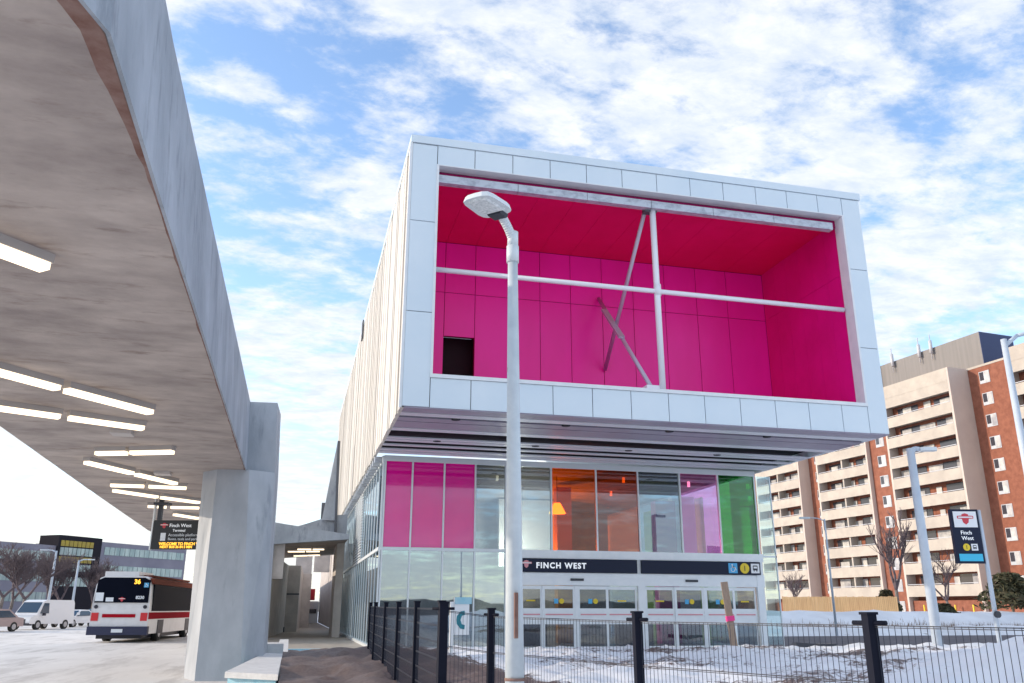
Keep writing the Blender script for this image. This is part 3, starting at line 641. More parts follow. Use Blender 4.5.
# planter kerb of the dirt bed
PK = thing('planter_wall', (-.4, 24, 0), 'low snowy concrete planter wall with sides coloured pale blue for shade at the foot of the column', 'wall')
b = MB(); b.loft([(-1.05,17.0,.42),(-.12,16.2,.42),(-.10,23.6,.42),(-.55,24.0,.42)], [(-1.05,17.0,.52),(-.12,16.2,.52),(-.10,23.6,.52),(-.55,24.0,.52)])
b.box(-.75,-.1,24.6,25.6,.36,.72); b.box(-.85,-.5,26.2,27.6,.2,.5); b.build('coping', 'curb_white', PK)
b = MB(); b.loft([(-1.0,17.1,-.1),(-.15,16.3,-.1),(-.14,23.6,-.1),(-.5,23.9,-.1)], [(-1.0,17.1,.42),(-.15,16.3,.42),(-.14,23.6,.42),(-.5,23.9,.42)])
b.box(-.14,.02,24.0,36.2,-.1,.40); b.box(.02,3.6,36.2,36.55,-.1,.10); b.build('shade_blue_side', 'pale_blue', PK)  # plain kerb sides, coloured blue to stand for their shade
b = MB(); b.box(-.3,.03,25.8,36.3,.40,.46); b.build('rail', 'curb_white', PK)

# ------------------------------------------------------------ fences
def fence(name, P, z_top, z_bot, label, hs, T):
    t = thing(name, (P[0][0], P[0][1], 0), label, 'fence')
    for i, p in enumerate(P):
        zt, zb = z_top[i], z_bot[i]; w_ = .05 if T[i] != 2 else .065
        b = MB(); b.box(p[0]-w_*.8, p[0]+w_*.8, p[1]-w_*.8, p[1]+w_*.8, zb, zt); b.box(p[0]-w_, p[0]+w_, p[1]-w_, p[1]+w_, zt, zt+.02)
        q = P[i+1] if i+1 < len(P) else P[i-1]
        d = Vector((q[0]-p[0], q[1]-p[1], 0)).normalized()
        if T[i]:
            a = Vector((p[0],p[1],zt-.06)); b.tube(a-d*.14, a+d*.14, .018, n=6)
        b.build('post', 'fence_paint', t)
    for i in range(len(P)-1):
        a = Vector((*P[i], 0)); c = Vector((*P[i+1], 0)); L = (c-a).length; d = (c-a)/L; n = int(L/.05)
        off = Vector((d.y, -d.x, 0))*.0
        b = MB()
        for k in range(1, n):
            t_ = k/n; p = a+(c-a)*t_; zt = z_top[i]*(1-t_)+z_top[i+1]*t_-.06; zb = z_bot[i]*(1-t_)+z_bot[i+1]*t_+.05
            b.beam((p.x,p.y,zb), (p.x,p.y,zt-.015), .0038)
        H = z_top[i]-.08 
        zb0 = z_bot[i]+.08; z = 0
        while H-z > zb0:
            b.beam((a.x,a.y,z_top[i]-.08-z), (c.x,c.y,z_top[i+1]-.08-z), .008); b.beam((a.x,a.y,z_top[i]-.094-z), (c.x,c.y,z_top[i+1]-.094-z), .006); z += hs
        b.build('mesh_panel', 'fence_wire', t)
    return t
FP = [(2.39,10.58),(3.36,8.28),(4.34,5.98),(5.32,3.68)]
fence('mesh_fence', [(1.84,10.83)]+FP, [1.67,1.6,1.57,1.57,1.57], [-.3]*5, 'dark wire mesh fence crossing the snowy foreground in front of the doors', .41, [2,1,1,1,1])
FL = [(1.84,10.95+.02),(1.86,13.33),(1.88,15.82),(1.91,18.28),(1.94,20.85),(2.04,23.3)]
fence('mesh_fence', FL, [1.69,1.70,1.71,1.72,1.74,1.75], [-.1,.2,.3,.38,.38,.38], 'dark wire mesh fence receding beside the brown dirt bed towards the glass hall', .2, [0,0,0,0,0,0])

# ------------------------------------------------------------ street lamps
LM = thing('street_lamp', (2.42, 9.6, -.3), 'pale steel lamp post with flat head in front of the magenta box', 'street lamp')
b = MB(); b.tube((2.445,9.6,-.3),(2.405,9.61,6.02),.116,.060,n=24); b.build('pole', 'lamp_post', LM)
b = MB(); b.tube((2.405,9.61,5.80),(2.405,9.61,6.02),.078,n=20); b.tube((2.405,9.61,6.02),(2.41,9.61,6.22),.070,.066,n=20); b.build('collar', 'lamp_head', LM)
b = MB(); pts = [Vector((2.40-.17*(t/10)**1.3, 9.61-.12*(t/10)**1.3, 6.10+.27*(t/10)**.85)) for t in range(11)]
for p, q in zip(pts, pts[1:]): b.tube(p, q+(q-p)*.12, .058, .057, n=16)
b.build('arm', 'lamp_head', LM)
MB().box(.0,.0,.0,.0,.0,.0)
hd = Vector((-.764,-.645,0)); hs = Vector((-.715,.699,0)); hc = Vector((2.20,9.46,6.36)); up = Vector((.10,.03,1)).normalized()
def hp(u, v, w_): p = hc + hd*u + hs*v*1.1 + Vector((0,0,w_ + u*.05)); return tuple(p)
b = MB(); lo_ = [(0,-.09),(.02,-.15),(.06,-.19),(.14,-.205),(.42,-.19),(.50,-.165),(.535,-.10),(.54,0),(.535,.10),(.50,.165),(.42,.19),(.14,.205),(.06,.19),(.02,.15),(0,.09)]
b.loft([hp(u,v,0) for u,v in lo_], [hp(u*.94+.015,v*.9,.07) for u,v in lo_]); b.build('head', 'lamp_head', LM)
b = MB(); b.loft([hp(u,v,-.022) for u,v in [(.14,-.13),(.46,-.10),(.5,0),(.46,.10),(.14,.13)]], [hp(u,v,-.001) for u,v in [(.12,-.15),(.48,-.12),(.52,0),(.48,.12),(.12,.15)]]); b.build('lens', 'lens', LM)
b = MB(); b.loft([hp(u,v,-.04) for u,v in sq(-.02,.12,-.08,.08)], [hp(u,v,0) for u,v in sq(-.02,.13,-.10,.10)]); b.build('driver_box', 'dark_metal', LM)
b = MB(); b.box(2.405,2.445,9.475,9.51,1.30,1.78); b.build('hatch_cover', 'rust_stain', LM); MB().tube((2.44,9.6,.86),(2.44,9.6,.89),.114,n=24).build('strap', 'rust_stain', LM)

def lamp_far(loc, H, label, r0, r1, armd, big=True, grp='street lamps across the snow'):
    t = thing('street_lamp', loc, label, 'street lamp', grp); x, y, z = loc
    MB().tube((x,y,z), (x,y,z+H), r0, r1, n=12).build('pole', 'pole_blue', t)
    a = Vector((x,y,z+H-.12)); e = a + Vector(armd)
    MB().tube(a, a+(e-a)*.5+Vector((0,0,.12)), r1*.8, r1*.7, n=8).tube(a+(e-a)*.5+Vector((0,0,.12)), e+Vector((0,0,.1)), r1*.7, r1*.6, n=8).build('arm', 'pole_blue', t)
    d = Vector(armd).normalized(); s_ = Vector((-d.y,d.x,0)); L = .75 if big else .6
    P = [e+d*u*L+s_*v for u,v in ((0,-.1),(.2,-.18),(.9,-.15),(1,0),(.9,.15),(.2,.18),(0,.1))]
    MB().loft([(p.x,p.y,e.z+.03) for p in P], [(p.x,p.y,e.z+.15) for p in P]).build('head', 'lamp_head', t)
lamp_far((20.98,25.45,.2), 6.9, 'thick pale blue lamp post left of the station name board', .175, .13, (.30,-.1,.0), big=False)
lamp_far((11.80,11.6,.2), 5.95, 'pale lamp post cut by the right edge in front of the apartment block', .08, .05, (.5,-.12,.15), big=False)
lamp_far((35.78,52.91,0), 7.7, 'thin far street lamp with curved arm before the wooden fence', .09, .05, (-1.0,.25,.1))
lamp_far((-25.29,104.23,0), 7.6, 'distant white lamp post left of the tower with yellow panels', .16, .10, (-.9,0,.1))
lamp_far((-23.95,109.05,0), 6.9, 'distant white lamp post whose arm points right towards the bus', .16, .10, (.9,.1,.1))

# ------------------------------------------------------------ station pylon sign
PY = thing('pylon_sign', (24.8, 26.8, .2), 'navy station name board with white top panel on a pale post', 'sign')
P0 = Vector((23.62,27.02,0)); hxp = Vector((.975,-.22,0)).normalized(); nnp = Vector((-.22,-.975,0)).normalized()
zt, zb = 5.22, 3.26
MB().lbox(P0, hxp, -nnp, 0, 1.04, 0, .16, zb, zt).build('board', 'sign_navy', PY)
Fp = P0 + nnp*.003
plate(sq(.09,.96,zt-.66,zt-.08), Fp, hxp, nnp, .012).build('white_panel', 'sign_white', PY)
emblem(PY, Fp+nnp*.014+hxp*.53+Vector((0,0,zt-.36)), hxp, nnp, .42, 'logo_red')
text('Finch', 'lettering', 'letter_white', PY, Fp+hxp*.28+Vector((0,0,zt-.92)), hxp, .2, nnp, .006)
text('West', 'lettering', 'letter_white', PY, Fp+hxp*.29+Vector((0,0,zt-1.12)), hxp, .2, nnp, .006)
icon_line(PY, Fp+hxp*.42+Vector((0,0,zt-1.38)), hxp, nnp, .13); icon_bus(PY, Fp+hxp*.72+Vector((0,0,zt-1.38)), hxp, nnp, .12)
plate(sq(.1,.97,zb+.08,zb+.34), Fp, hxp, nnp, .012).build('cyan_strip', 'cyan', PY)
MB().tube((24.73,26.84,.2),(24.73,26.84,5.2),.085,.07,n=12).build('post', 'pole_blue', PY)
MB().tube((24.71,26.66,1.48),(24.71,26.76,1.48),.12,n=12).build('clamp', 'dark_metal', PY)

# phone sign
PH = thing('phone_sign', (4.25,23.68,.3), 'small white board with a teal telephone handset, in front of the left lower glass', 'sign')
MB().box(4.30,4.72,23.6,23.68,.95,1.92).build('board', 'sign_white', PH); MB().box(4.32,4.78,23.58,23.7,1.74,1.92).build('top_box', 'pale_blue', PH)
MB().box(4.20,4.29,23.6,23.69,.2,1.8).build('post', 'sign_white', PH)
hs_ = [(.10,.22),(.14,.24),(.12,.12),(.04,.10),(.02,0),(.04,-.10),(.12,-.12),(.14,-.24),(.10,-.22),(-.02,-.2),(-.1,-.08),(-.1,.08),(-.02,.2)]
plate([(a, b_) for a, b_ in [(.11,.24),(.12,.13),(.04,.11),(0,0),(.04,-.11),(.12,-.13),(.11,-.24),(.0,-.22),(-.10,-.1),(-.11,0),(-.10,.1),(0,.22)]], (4.48,23.598,1.33), (1,0,0), (0,-1,0), .01).build('handset_mark', 'teal', PH)

ST2 = thing('wooden_stake', (12.58,23.65,.4), 'leaning wooden survey stake with pink ribbon in the dirty snow before the doors', 'stake')
MB().beam((12.60,23.65,.35), (12.42,23.70,2.40), .06, .20).build('board', 'wood_stake', ST2)
MB().beam((12.515,23.65,1.30), (12.50,23.65,1.44), .09, .25).build('ribbon', 'ribbon', ST2)
JK = thing('rubble_block', (19.6,30,.2), 'dark grey block lying in the snow beyond the right door', 'block')
MB().loft([(19.1,31,.1),(20.0,31,.1),(20.0,31.5,.1),(19.1,31.5,.1)], [(19.15,31,.42),(19.95,31,.36),(19.9,31.4,.36),(19.2,31.4,.4)]).box(20.15,20.9,31,31.3,.1,.36).build('stone', 'dark_metal', JK)

# ------------------------------------------------------------ apartment block
E1 = Vector((-.106,.994,0)); E2 = Vector((.994,.106,0)); C0 = Vector((89.97,99.16,0))
AP = thing('apartment_block', (100,110,0), 'tall brick and cream apartment block with rows of balconies behind the station', 'building')
H = 3.15; OFF = 3.83; NF = 11; ZTOP = 35.4
def ab(b, s0, s1, o0, o1, z0, z1): return b.lbox(C0, E1, E2, s0, s1, o0, o1, z0, z1)
b = MB(); ab(b, -26, 62, OFF, 19, -.3, 35.2); 
b.build('wall', 'brick', AP)
bays = [(.0,13.4),(17.9,30.2),(34.8,47.6),(-24,-9.3)]
for s0, s1 in bays:
    b = MB(); ab(b, s0+.35, s1-.35, 1.75, OFF+.1, 0, ZTOP-.26); b.build('balcony_wall', 'brick', AP)
    for q0, q1 in ((s0, s0+.35), (s1-.35, s1)):
        b = MB(); ab(b, q0, q1, 0, OFF, 0, ZTOP); b.build('end_wall', 'cream_wall', AP)
    b = MB(); ab(b, s0+.35, s1-.35, .0, OFF, ZTOP-.25, ZTOP); ab(b, s0+.35, s1-.35, -.02, .15, ZTOP-2.0, ZTOP-.25); b.build('parapet', 'cream', AP)
    mid = (s0+s1)/2; random.seed(int(s0*10)+99)
    for k in range(NF):
        zf = ZTOP - (k+1)*H - .1
        if zf < 2: break
        b = MB(); ab(b, s0+.35, s1-.35, 0, OFF, zf, zf+.2); ab(b, s0+.35, s1-.35, -.02, .12, zf-.25, zf+1.3)
        if s0 > 10 or s0 < -5: ab(b, mid-.15, mid+.15, .15, 1.74, zf+.2, zf+H)
        bo = b.build('balcony', 'cream', AP)
        for c0, cw in ((.08,.26),(.60,.30)):
            a = s0+.35+(s1-s0-.7)*c0; b = MB(); ab(b, a, a+(s1-s0)*cw, 1.68, 1.745, zf+.25, zf+2.75); b.build('balcony_door', 'window_dark', bo)
        for q in range(2 if s0 < -5 else 3):
            w0 = (s1-s0-1.2)/3; a = s0+.6+w0*q+random.random()*w0*.3; b = MB(); ab(b, a, a+random.uniform(.8, w0*.75), 1.60, 1.67, zf+.2, zf+random.uniform(2.3,2.8)); b.build('curtain', 'curtain', bo)
        b = MB(); ab(b, s0+.5, s1-.5, .03, .07, zf+1.42, zf+1.5); b.build('rail', 'rail_pale', bo)
# ordinary windows in the brick
for s0, s1, oo in ((13.4,17.9,.7),(30.2,34.8,2.3)):
    b = MB(); ab(b, s0+.01, s1-.01, oo, OFF+.1, 0, ZTOP-.1); b.build('wall', 'brick', AP)
OFF_ = OFF
for s in (-2.6, 15.6, 32.4, 49.3):
    OFF = .7 if s == 15.6 else 2.3 if s == 32.4 else OFF_
    for k in range(NF):
        z = ZTOP - (k+1)*H + .45
        if z < 1: break
        fr = MB(); ab(fr, s-.95, s+.75, OFF-.06, OFF-.01, z, z+1.75)
        fo = fr.build('window', 'window_pale', AP)
        g_ = MB(); ab(g_, s-.85, s-.12, OFF-.09, OFF-.065, z+.1, z+1.65); g_.build('pane', 'curtain', fo); g_ = MB(); ab(g_, s+.0, s+.65, OFF-.09, OFF-.065, z+.45, z+1.65); g_.build('pane', 'window_dark', fo)
OFF = OFF_
b = MB()
for k in range(NF): z = ZTOP-(k+1)*H+.2; ab(b, -9.3, -7.4, OFF-.5, OFF-.01, z, z+1.7); ab(b, -9.3,-8.5, OFF-.5, OFF-.01, z+1.7, z+H)
b.build('quoins', 'cream', AP)
b = MB(); ab(b, 3, 34, 11, 18, 35.2, 43); b.build('penthouse', 'penthouse_grey', AP)
b = MB(); ab(b, 2.93, 3, 11, 18, 35.2, 43.02); ab(b, -26, 3, 14, 18, 35.2, 38.5); b.build('penthouse_side', 'penthouse_blue', AP)
b = MB(); ab(b, -26, 62, OFF-.05, OFF+.3, 35.2, 35.5); b.build('roof_edge', 'cream', AP)
b = MB(); ab(b, 24, 25.6, 10.2, 10.9, 36, 43.4); b.build('flue', 'inner_dark', AP)
b = MB()
for s, hh in ((27,3.4),(20.5,3.6),(14.5,3.8),(12,3.6)):
    p = C0+E1*s+E2*10.6; b = MB(); b.tube((p.x,p.y,41),(p.x,p.y,41+hh+.6),.09,n=6); b.tube((p.x,p.y,42),(p.x,p.y,44.2),.28,n=8)
    b.build('antenna', 'rail_pale', AP)
b = MB(); ab(b, -6, 13, .6, .8, 0, 3.0); b.build('ground_floor_wall', 'brick', AP)
b = MB()
for s in (1.5,4.5,7.5,10): ab(b, s, s+.16, -.4, -.25, 0, 2.4)
b.build('bollard_stripes', 'icon_yellow', AP)

# wooden hoarding
WF = thing('wooden_fence', (47,74,0), 'pale new wooden board fence in front of the apartment block', 'fence')
a = Vector((46.2,76.6,0)); c = Vector((54.5,70.6,0)); d = (c-a).normalized(); nn = Vector((-d.y,d.x,0))
b = MB(); n = int((c-a).length/.16)
for k in range(n):
    random.seed(k); b.lbox(a, d, nn, k*.16, k*.16+.148, 0, .03+random.random()*.01, .3, 2.85+random.uniform(-.03,.03))
b.build('boards', 'wood_fence', WF)
b = MB()
for k in range(0, n, 15): b.lbox(a, d, nn, k*.16, k*.16+.12, .04, .16, .2, 2.9)
b.build('fence_posts', 'wood_fence', WF)

# ------------------------------------------------------------ office building, left
OB = thing('office_building', (-32,160,0), 'long grey office block with glass bands and a dark tower with yellow panels', 'building')
A0 = Vector((-46,141,0)); A1 = Vector((-20.0,175.4,0)); od = (A1-A0).normalized(); on = Vector((-od.y, od.x, 0)); OL = (A1-A0).length
def px_s(P): return (Vector(P)-A0).dot(od)
t0, t1 = px_s((-37.4,152.8,0)), px_s((-33.3,158.8,0))
b = MB(); b.lbox(A0, od, on, -14, t0, 0, 14, -.3, 11.2); b.lbox(A0, od, on, t1, OL, 0, 14, -.3, 12.4); b.build('wall', 'office_grey', OB)
b = MB(); b.lbox(A0, od, on, t0, t1+1.2, -.4, 4, -.3, 12.9); b.build('tower', 'office_dark', OB)
def band(z0, z1, s0, s1, off, m_, nm='window_band', step=1.1):
    b = MB(); k = s0
    while k < s1-.2: b.lbox(A0, od, on, k+.05, min(k+step-.06, s1), off-.08, off-.01, z0, z1); k += step
    b.build(nm, m_, OB)
for z0, z1 in ((10.3,11.6),(7.2,8.6),(4.1,5.5)):
    band(z0, z1, t1+2.2, OL-.6, 0, 'office_glass')
for z0, z1 in ((8.7,10.2),(5.6,7.1),(2.6,4.0)): band(z0, z1, -13, t0-.5, 0, 'office_glass')
for z0, z1, m_ in ((11.2,12.1,'office_yellow'),(9.8,11.0,'office_glass'),(8.7,9.6,'office_yellow'),(7.3,8.4,'office_glass'),(5,6.4,'office_glass')): band(z0, z1, t0+.4, t1-.5, -.4, m_, step=.8)
b = MB(); b.box(-95,-47,150,170,-.3,11.4); b.build('far_wing', 'office_grey', OB)

# ------------------------------------------------------------ bus
BA = rad(5.5); BR = Vector((math.cos(BA), -math.sin(BA), 0)); BF = Vector((math.sin(BA), math.cos(BA), 0))
BO = Vector((-9.5,47.3,0)); BW = 2.72
BU = thing('city_bus', (BO+BR*BW/2), 'white city bus with red stripe seen from behind beside the canopy column', 'bus')
def bl(b, u0, u1, v0, v1, z0, z1): return b.lbox(BO, BR, BF, u0, u1, v0, v1, z0, z1)
def bpt(u, v, z): p = BO+BR*u+BF*v; return (p.x,p.y,z)
b = MB()
secs = [(0,.42),(0,1.9),(.06,2.5),(.14,3.0),(.35,3.16)]
L = 12.2
prof = [(0,.40),(0,1.2),(.02,1.9),(.06,2.7),(.2,3.05),(.42,3.15),(BW-.42,3.15),(BW-.2,3.05),(BW-.06,2.7),(BW-.02,1.9),(BW,1.2),(BW,.40)]
b.loft([bpt(u, 0 if z<1.9 else .0+(z-1.9)*.08, z) for u,z in prof], [bpt(u, L, z) for u,z in prof])
b.build('body', 'bus_white', BU)
b = MB(); b.loft([bpt(.10,-.03,1.88),bpt(BW-.10,-.03,1.88),bpt(BW-.12,.06,2.95),bpt(BW-.4,.08,3.08),bpt(.4,.08,3.08),bpt(.12,.06,2.95)],
                 [bpt(.10,.12,1.88),bpt(BW-.10,.12,1.88),bpt(BW-.12,.2,2.95),bpt(BW-.4,.2,3.08),bpt(.4,.2,3.08),bpt(.12,.2,2.95)]); b.build('rear_window', 'bus_glass', BU)
b = MB(); bl(b, .55, BW-.62, -.02, 0, 1.18, 1.34); b.build('stripe', 'bus_red', BU)
b = MB(); bl(b, BW-.0, BW+.02, .0, L, 1.1, 1.42); b.build('stripe', 'bus_red', BU)
b = MB(); bl(b, BW-.06, BW+.015, .5, L-.3, 1.48, 2.76); b.build('side_windows', 'bus_glass', BU)
b = MB(); bl(b, BW-.2, BW+.01, .3, L, 2.78, 3.06); bl(b, .3, BW-.3, 1.2, L-2, 3.14, 3.24); b.build('roof_band', 'bus_roof', BU)
b = MB(); bl(b, .35, BW-.75, .25, 3.0, 3.15, 3.38); b.build('roof_unit', 'bus_white', BU)
b = MB(); bl(b, -.05, BW+.05, -.12, .2, .36, .76); b.build('bumper', 'bus_navy', BU)
b = MB(); bl(b, .3, BW-.3, .3, L-.5, .18, .42); b.build('underbody', 'grille', BU)
for u in (.05, BW-.37):
    b = MB(); bl(b, u, u+.32, -.03, .02, 1.02, 1.40); b.build('tail_light', 'tail_red', BU)
    plate(circ(0,0,.09,14), bpt(u+.16,-.0,1.68), BR, -BF, .03).build('round_light', 'grille', BU)
def wheel(cx, cy_, cz, r, wd, ax, parent):
    ax = Vector(ax).normalized(); c = Vector((cx,cy_,cz)); n = 18
    o = MB().tube(c-ax*wd/2, c+ax*wd/2, r, n=n).build('wheel', 'tyre', parent)
    MB().tube(c-ax*(wd/2+.01), c+ax*(wd/2+.01), r*.6, n=14).build('rim', 'rim', o)
for v in (2.6, 9.2):
    for u in (.18, BW-.16):
        p = bpt(u, v, .48); wheel(*p, .48, .32, BR, BU)
b = MB(); bl(b, BW-.01, BW+.022, 2.0, 3.2, .38, 1.05); bl(b, BW-.01, BW+.022, 8.6, 9.8, .38, 1.05); b.build('wheel_arch', 'grille', BU)
b = MB(); bl(b, BW/2-.26, BW/2+.26, -.15, -.125, .48, .64); b.build('number_plate', 'bus_number', BU)
text('36', 'route_number', 'led_orange', BU, bpt(1.85,-.0,2.78), BR, .30, -BF, .006, bold=.012)
text('8230', 'fleet_number', 'bus_number', BU, bpt(2.02,-.04,2.06), BR, .2, -BF, .006, bold=.008)
b = MB(); bl(b, .62, .98, -.045, -.03, 1.93, 2.12); bl(b, .12, .5, -.045, -.03, 1.95, 2.35); b.build('sticker', 'bus_number', BU)
icon_wheelchair(BU, bpt(2.45,-.01,2.72), BR, -BF, .11)
emblem(BU, bpt(1.38,-.04,2.03), BR, -BF, .22)

# ------------------------------------------------------------ cars
def car(loc, ang, label, paint, L, Wd, Hh, van=False, rev=False):
    t = thing('parked_van' if van else 'parked_car', (loc[0], loc[1], 0), label, 'van' if van else 'car', 'vehicles queued on the far side of the road')
    d = Vector((math.sin(ang), math.cos(ang), 0)); s = Vector((d.y, -d.x, 0)); O = Vector((loc[0],loc[1],0))
    def P(u, v, z): p = O+d*u+s*v; return (p.x,p.y,z)
    if van: pr = [(L*.5,.45),(L*.49,.95),(L*.36,1.15),(L*.22,Hh-.12),(L*.14,Hh),(-L*.48,Hh),(-L*.5,Hh-.25),(-L*.5,.4)]
    else: pr = [(L*.5,.35),(L*.49,.68),(L*.28,.9),(L*.10,Hh-.06),(-L*.02,Hh),(-L*.2,Hh-.02),(-L*.38,.98),(-L*.49,.92),(-L*.5,.35)]
    bw = Wd/2
    def wv(z): return bw*(1-.16*max(0, z-.9)/max(.1, Hh-.9))
    b = MB(); b.loft([P(u, -wv(z), z) for u,z in pr], [P(u, wv(z), z) for u,z in pr]); b.build('body', paint, t)
    g = MB()
    i0 = 2; a, c = pr[2], pr[3]
    f1, f2 = .12, .9
    q = [(a[0]+(c[0]-a[0])*k, a[1]+(c[1]-a[1])*k) for k in (f1, f2)]
    nx = .03
    g.loft([P(q[0][0]+nx, -wv(q[0][1])*.9, q[0][1]+nx), P(q[0][0]+nx, wv(q[0][1])*.9, q[0][1]+nx), P(q[1][0]+nx, wv(q[1][1])*.9, q[1][1]+nx), P(q[1][0]+nx, -wv(q[1][1])*.9, q[1][1]+nx)],
           [P(q[0][0]-.05, -wv(q[0][1])*.9, q[0][1]), P(q[0][0]-.05, wv(q[0][1])*.9, q[0][1]), P(q[1][0]-.05, wv(q[1][1])*.9, q[1][1]-.03), P(q[1][0]-.05, -wv(q[1][1])*.9, q[1][1]-.03)])
    g.build('windscreen', 'car_glass', t)
    g = MB(); zt_ = Hh-.14; z0_ = 1.0 if not van else 1.2
    segs = [((.05,.24),(-.02,.18))] if van else [((.0,.2),(.03,.09)),((-.18,-.02),(-.15,-.02))] 
    if van: poly = [(L*.30,1.22),(L*.21,Hh-.25),(L*.10,Hh-.25),(L*.10,1.22)]
    else: poly = [(L*.22,.95),(L*.08,Hh-.12),(-L*.19,Hh-.12),(-L*.33,.97)]
    for sg in (-1, 1):
        g.loft([P(u, sg*(wv(z)-.02), z) for u,z in poly], [P(u, sg*(wv(z)+.012), z) for u,z in poly])
    g.build('side_windows', 'car_glass', t)
    b = MB(); b.loft([P(L*.5+.01,-bw*.62,.5),P(L*.5+.01,bw*.62,.5),P(L*.49+.02,bw*.6,.8),P(L*.49+.02,-bw*.6,.8)], [P(L*.47,-bw*.62,.5),P(L*.47,bw*.62,.5),P(L*.47,bw*.6,.8),P(L*.47,-bw*.6,.8)]); b.build('grille', 'grille', t)
    for sg in (-1,1):
        b = MB(); b.loft([P(L*.5+.015,sg*bw*.66,.6),P(L*.5+.015,sg*bw*.95,.6),P(L*.49+.02,sg*bw*.95,.82),P(L*.49+.02,sg*bw*.66,.82)], [P(L*.46,sg*bw*.66,.6),P(L*.46,sg*bw*.95,.6),P(L*.46,sg*bw*.95,.82),P(L*.46,sg*bw*.66,.82)]); b.build('headlight', 'headlight', t)
        b = MB(); p = O+d*L*.24+s*sg*(bw+.12); b.lbox(p, d, s, -.08, .08, -.1, .1, 1.05, 1.25); b.build('mirror', paint if not van else 'grille', t)
        for u in (L*.32, -L*.3):
            wheel(*P(u, sg*(bw-.1), .36 if van else .33), .36 if van else .33, .24, s, t)
    MB().lbox(O, d, s, L*.44, L*.515, -bw*.98, bw*.98, .32, .5).build('bumper', 'grille' if van else paint, t)
    return t
car((-19.3,78.3), rad(202), 'white panel van facing the camera on the salted road', 'car_white', 5.4, 2.0, 2.25, van=True)
car((-18.9,87.5), rad(200), 'white saloon car behind the van, left of the bus', 'car_white', 4.6, 1.85, 1.5)
car((-18.2,94.5), rad(200), 'teal car half hidden by the rear corner of the bus', 'car_teal', 4.6, 1.85, 1.6)
car((-20.6,69.8), rad(205), 'rose grey car cut off by the left edge of the picture', 'car_rose', 4.7, 1.85, 1.55)

# ------------------------------------------------------------ trees
def bare_tree(loc, Hh, label, seed, grp, spread=.6, lv=5, thick=.03, cat='tree'):
    rnd = random.Random(seed); t = thing('bare_tree', loc, label, cat, grp)
    tr = MB(); cr_ = MB(); x, y, z = loc
    def grow(p, d, L, r, lvl, mb):
        n = 3; q = p
        for k in range(n):
            dn = (d + Vector((rnd.uniform(-.16,.16), rnd.uniform(-.16,.16), rnd.uniform(-.03,.12)))).normalized()
            q2 = q + dn*L/n; (mb if lvl else tr).tube(q, q2, max(.014,r*(1-.3*k/n)), max(.014,r*(1-.3*(k+1)/n)), n=5 if lvl < 2 else 3); q = q2; d = dn
            if lvl and (k or lvl > 1) and lvl < lv: grow(q, (d+Vector((rnd.uniform(-1,1),rnd.uniform(-1,1),rnd.uniform(-.2,.5)))*spread).normalized(), L*.6, r*.45, lvl+1, mb)
        if lvl < lv:
            for k in range(3 if lvl < 2 else 2):
                a = rnd.uniform(0, 6.28); e = Vector((math.cos(a), math.sin(a), 0))
                grow(q, (d*.9 + e*spread*rnd.uniform(.6,1.3) + Vector((0,0,.15))).normalized(), L*rnd.uniform(.62,.85), r*.62, lvl+1, cr_)
    grow(Vector((x,y,z-.2)), Vector((rnd.uniform(-.05,.05),0,1)), Hh*.26, Hh*thick, 0, tr)
    tr.build('trunk', 'bark', t); cr_.build('crown', 'twig', t)
    return t
for i, (x, y, h_, lab) in enumerate([(-31,108,11.5,'large dark bare tree at the left edge behind the cars'),(-27,102,10.5,'dark bare tree above the white van'),
        (-27.2,118,10,'bare tree between the two white lamp posts'),(-20.2,112,9,'bare tree close beside the left side of the bus'),(-36,112,11,'bare tree cut by the left edge of the picture'),(-29.3,121,11,'bare tree behind the white van, just left of the left lamp post'),(-33.5,120,11,'bare tree behind the large one at the left edge'),(-24.2,121,9.5,'bare tree right of the tower with yellow panels')]):
    bare_tree((x,y,0), h_, lab, 11+i, 'bare trees before the office block', .75, 5, .022)
bare_tree((67.5,87,.3), 15, 'tall bare tree standing before the brown apartment balconies', 31, 'bare trees before the apartments', .42, 4, .018)
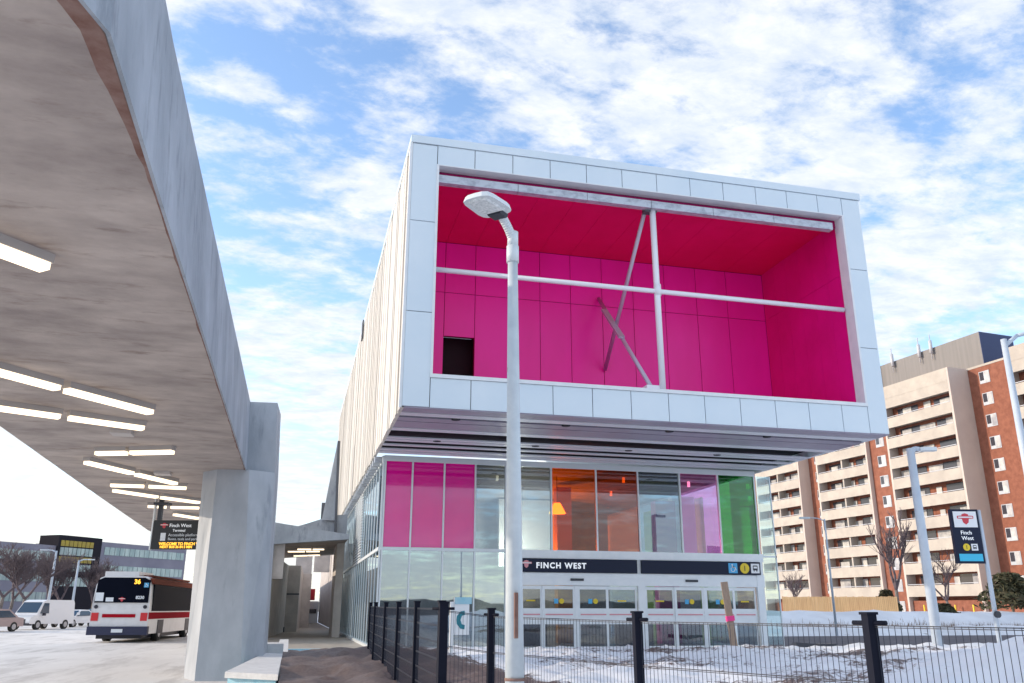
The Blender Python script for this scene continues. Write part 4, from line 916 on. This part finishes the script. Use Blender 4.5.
bare_tree((53.2,85.5,.3), 7, 'small bare tree seen through the glass right of the entrance', 32, 'bare trees before the apartments', .6, 4, .02)
bare_tree((71.5,84,.3), 10, 'lower bare tree right of the thick blue lamp post', 33, 'bare trees before the apartments', .6, 4, .02)
def leafy(loc, Hh, R_, label, seed, cat, cm='needle', name='conifer'):
    rnd = random.Random(seed); t = thing(name, loc, label, cat); x, y, z = loc
    MB().tube((x,y,z-.2),(x+.1,y,z+Hh*.8),Hh*.035,.03,n=8).build('trunk', 'bark', t)
    b = MB()
    for k in range(1900):
        zz_ = rnd.random()**.8; a = rnd.uniform(0,6.28); rr = R_*math.sqrt(rnd.random())*(1.05-zz_*.75)*(1+.35*math.sin(a*3+seed)*math.cos(zz_*9))
        p = Vector((x+rr*math.cos(a), y+rr*math.sin(a), z+Hh*(.28+.72*zz_)))
        u = Vector((rnd.uniform(-1,1),rnd.uniform(-1,1),rnd.uniform(-.5,.5))).normalized()*.24; v = Vector((rnd.uniform(-1,1),rnd.uniform(-1,1),rnd.uniform(-1,1))).normalized()*.12
        b.add([p-u-v, p+u-v, p+u*.6+v, p-u*.6+v], [(0,1,2,3)])
    b.build('crown', cm, t)
leafy((64.2,67.5,.6), 4.3, 2.9, 'broad dark pine at the right edge before the brick wall', 5, 'tree', name='pine_tree')
leafy((58.2,77,.3), 3.2, 1.3, 'dark round shrub left of the thick lamp post above the wooden fence', 6, 'shrub', name='shrub')
leafy((56.0,66.5,.5), 1.6, 1.2, 'low dark shrub at the right end of the wooden fence', 8, 'shrub', name='shrub')
rnd = random.Random(4); b = MB()
for k in range(5000):
    x = rnd.uniform(34,110); y = 60.3+rnd.gauss(0,.7)+.6*fbm(x,1,.2); h_ = rnd.uniform(.15,.55); z = h_far(x,y)
    b.add([(x,y,z-.05),(x+.05,y,z-.05),(x+rnd.uniform(-.1,.15),y+rnd.uniform(-.1,.1),z+h_)], [(0,1,2)])
o = b.build('dry_grass', 'brush'); o['kind'] = 'stuff'; o['label'] = 'dry brown grass poking through the far snow bank'; o['category'] = 'grass'
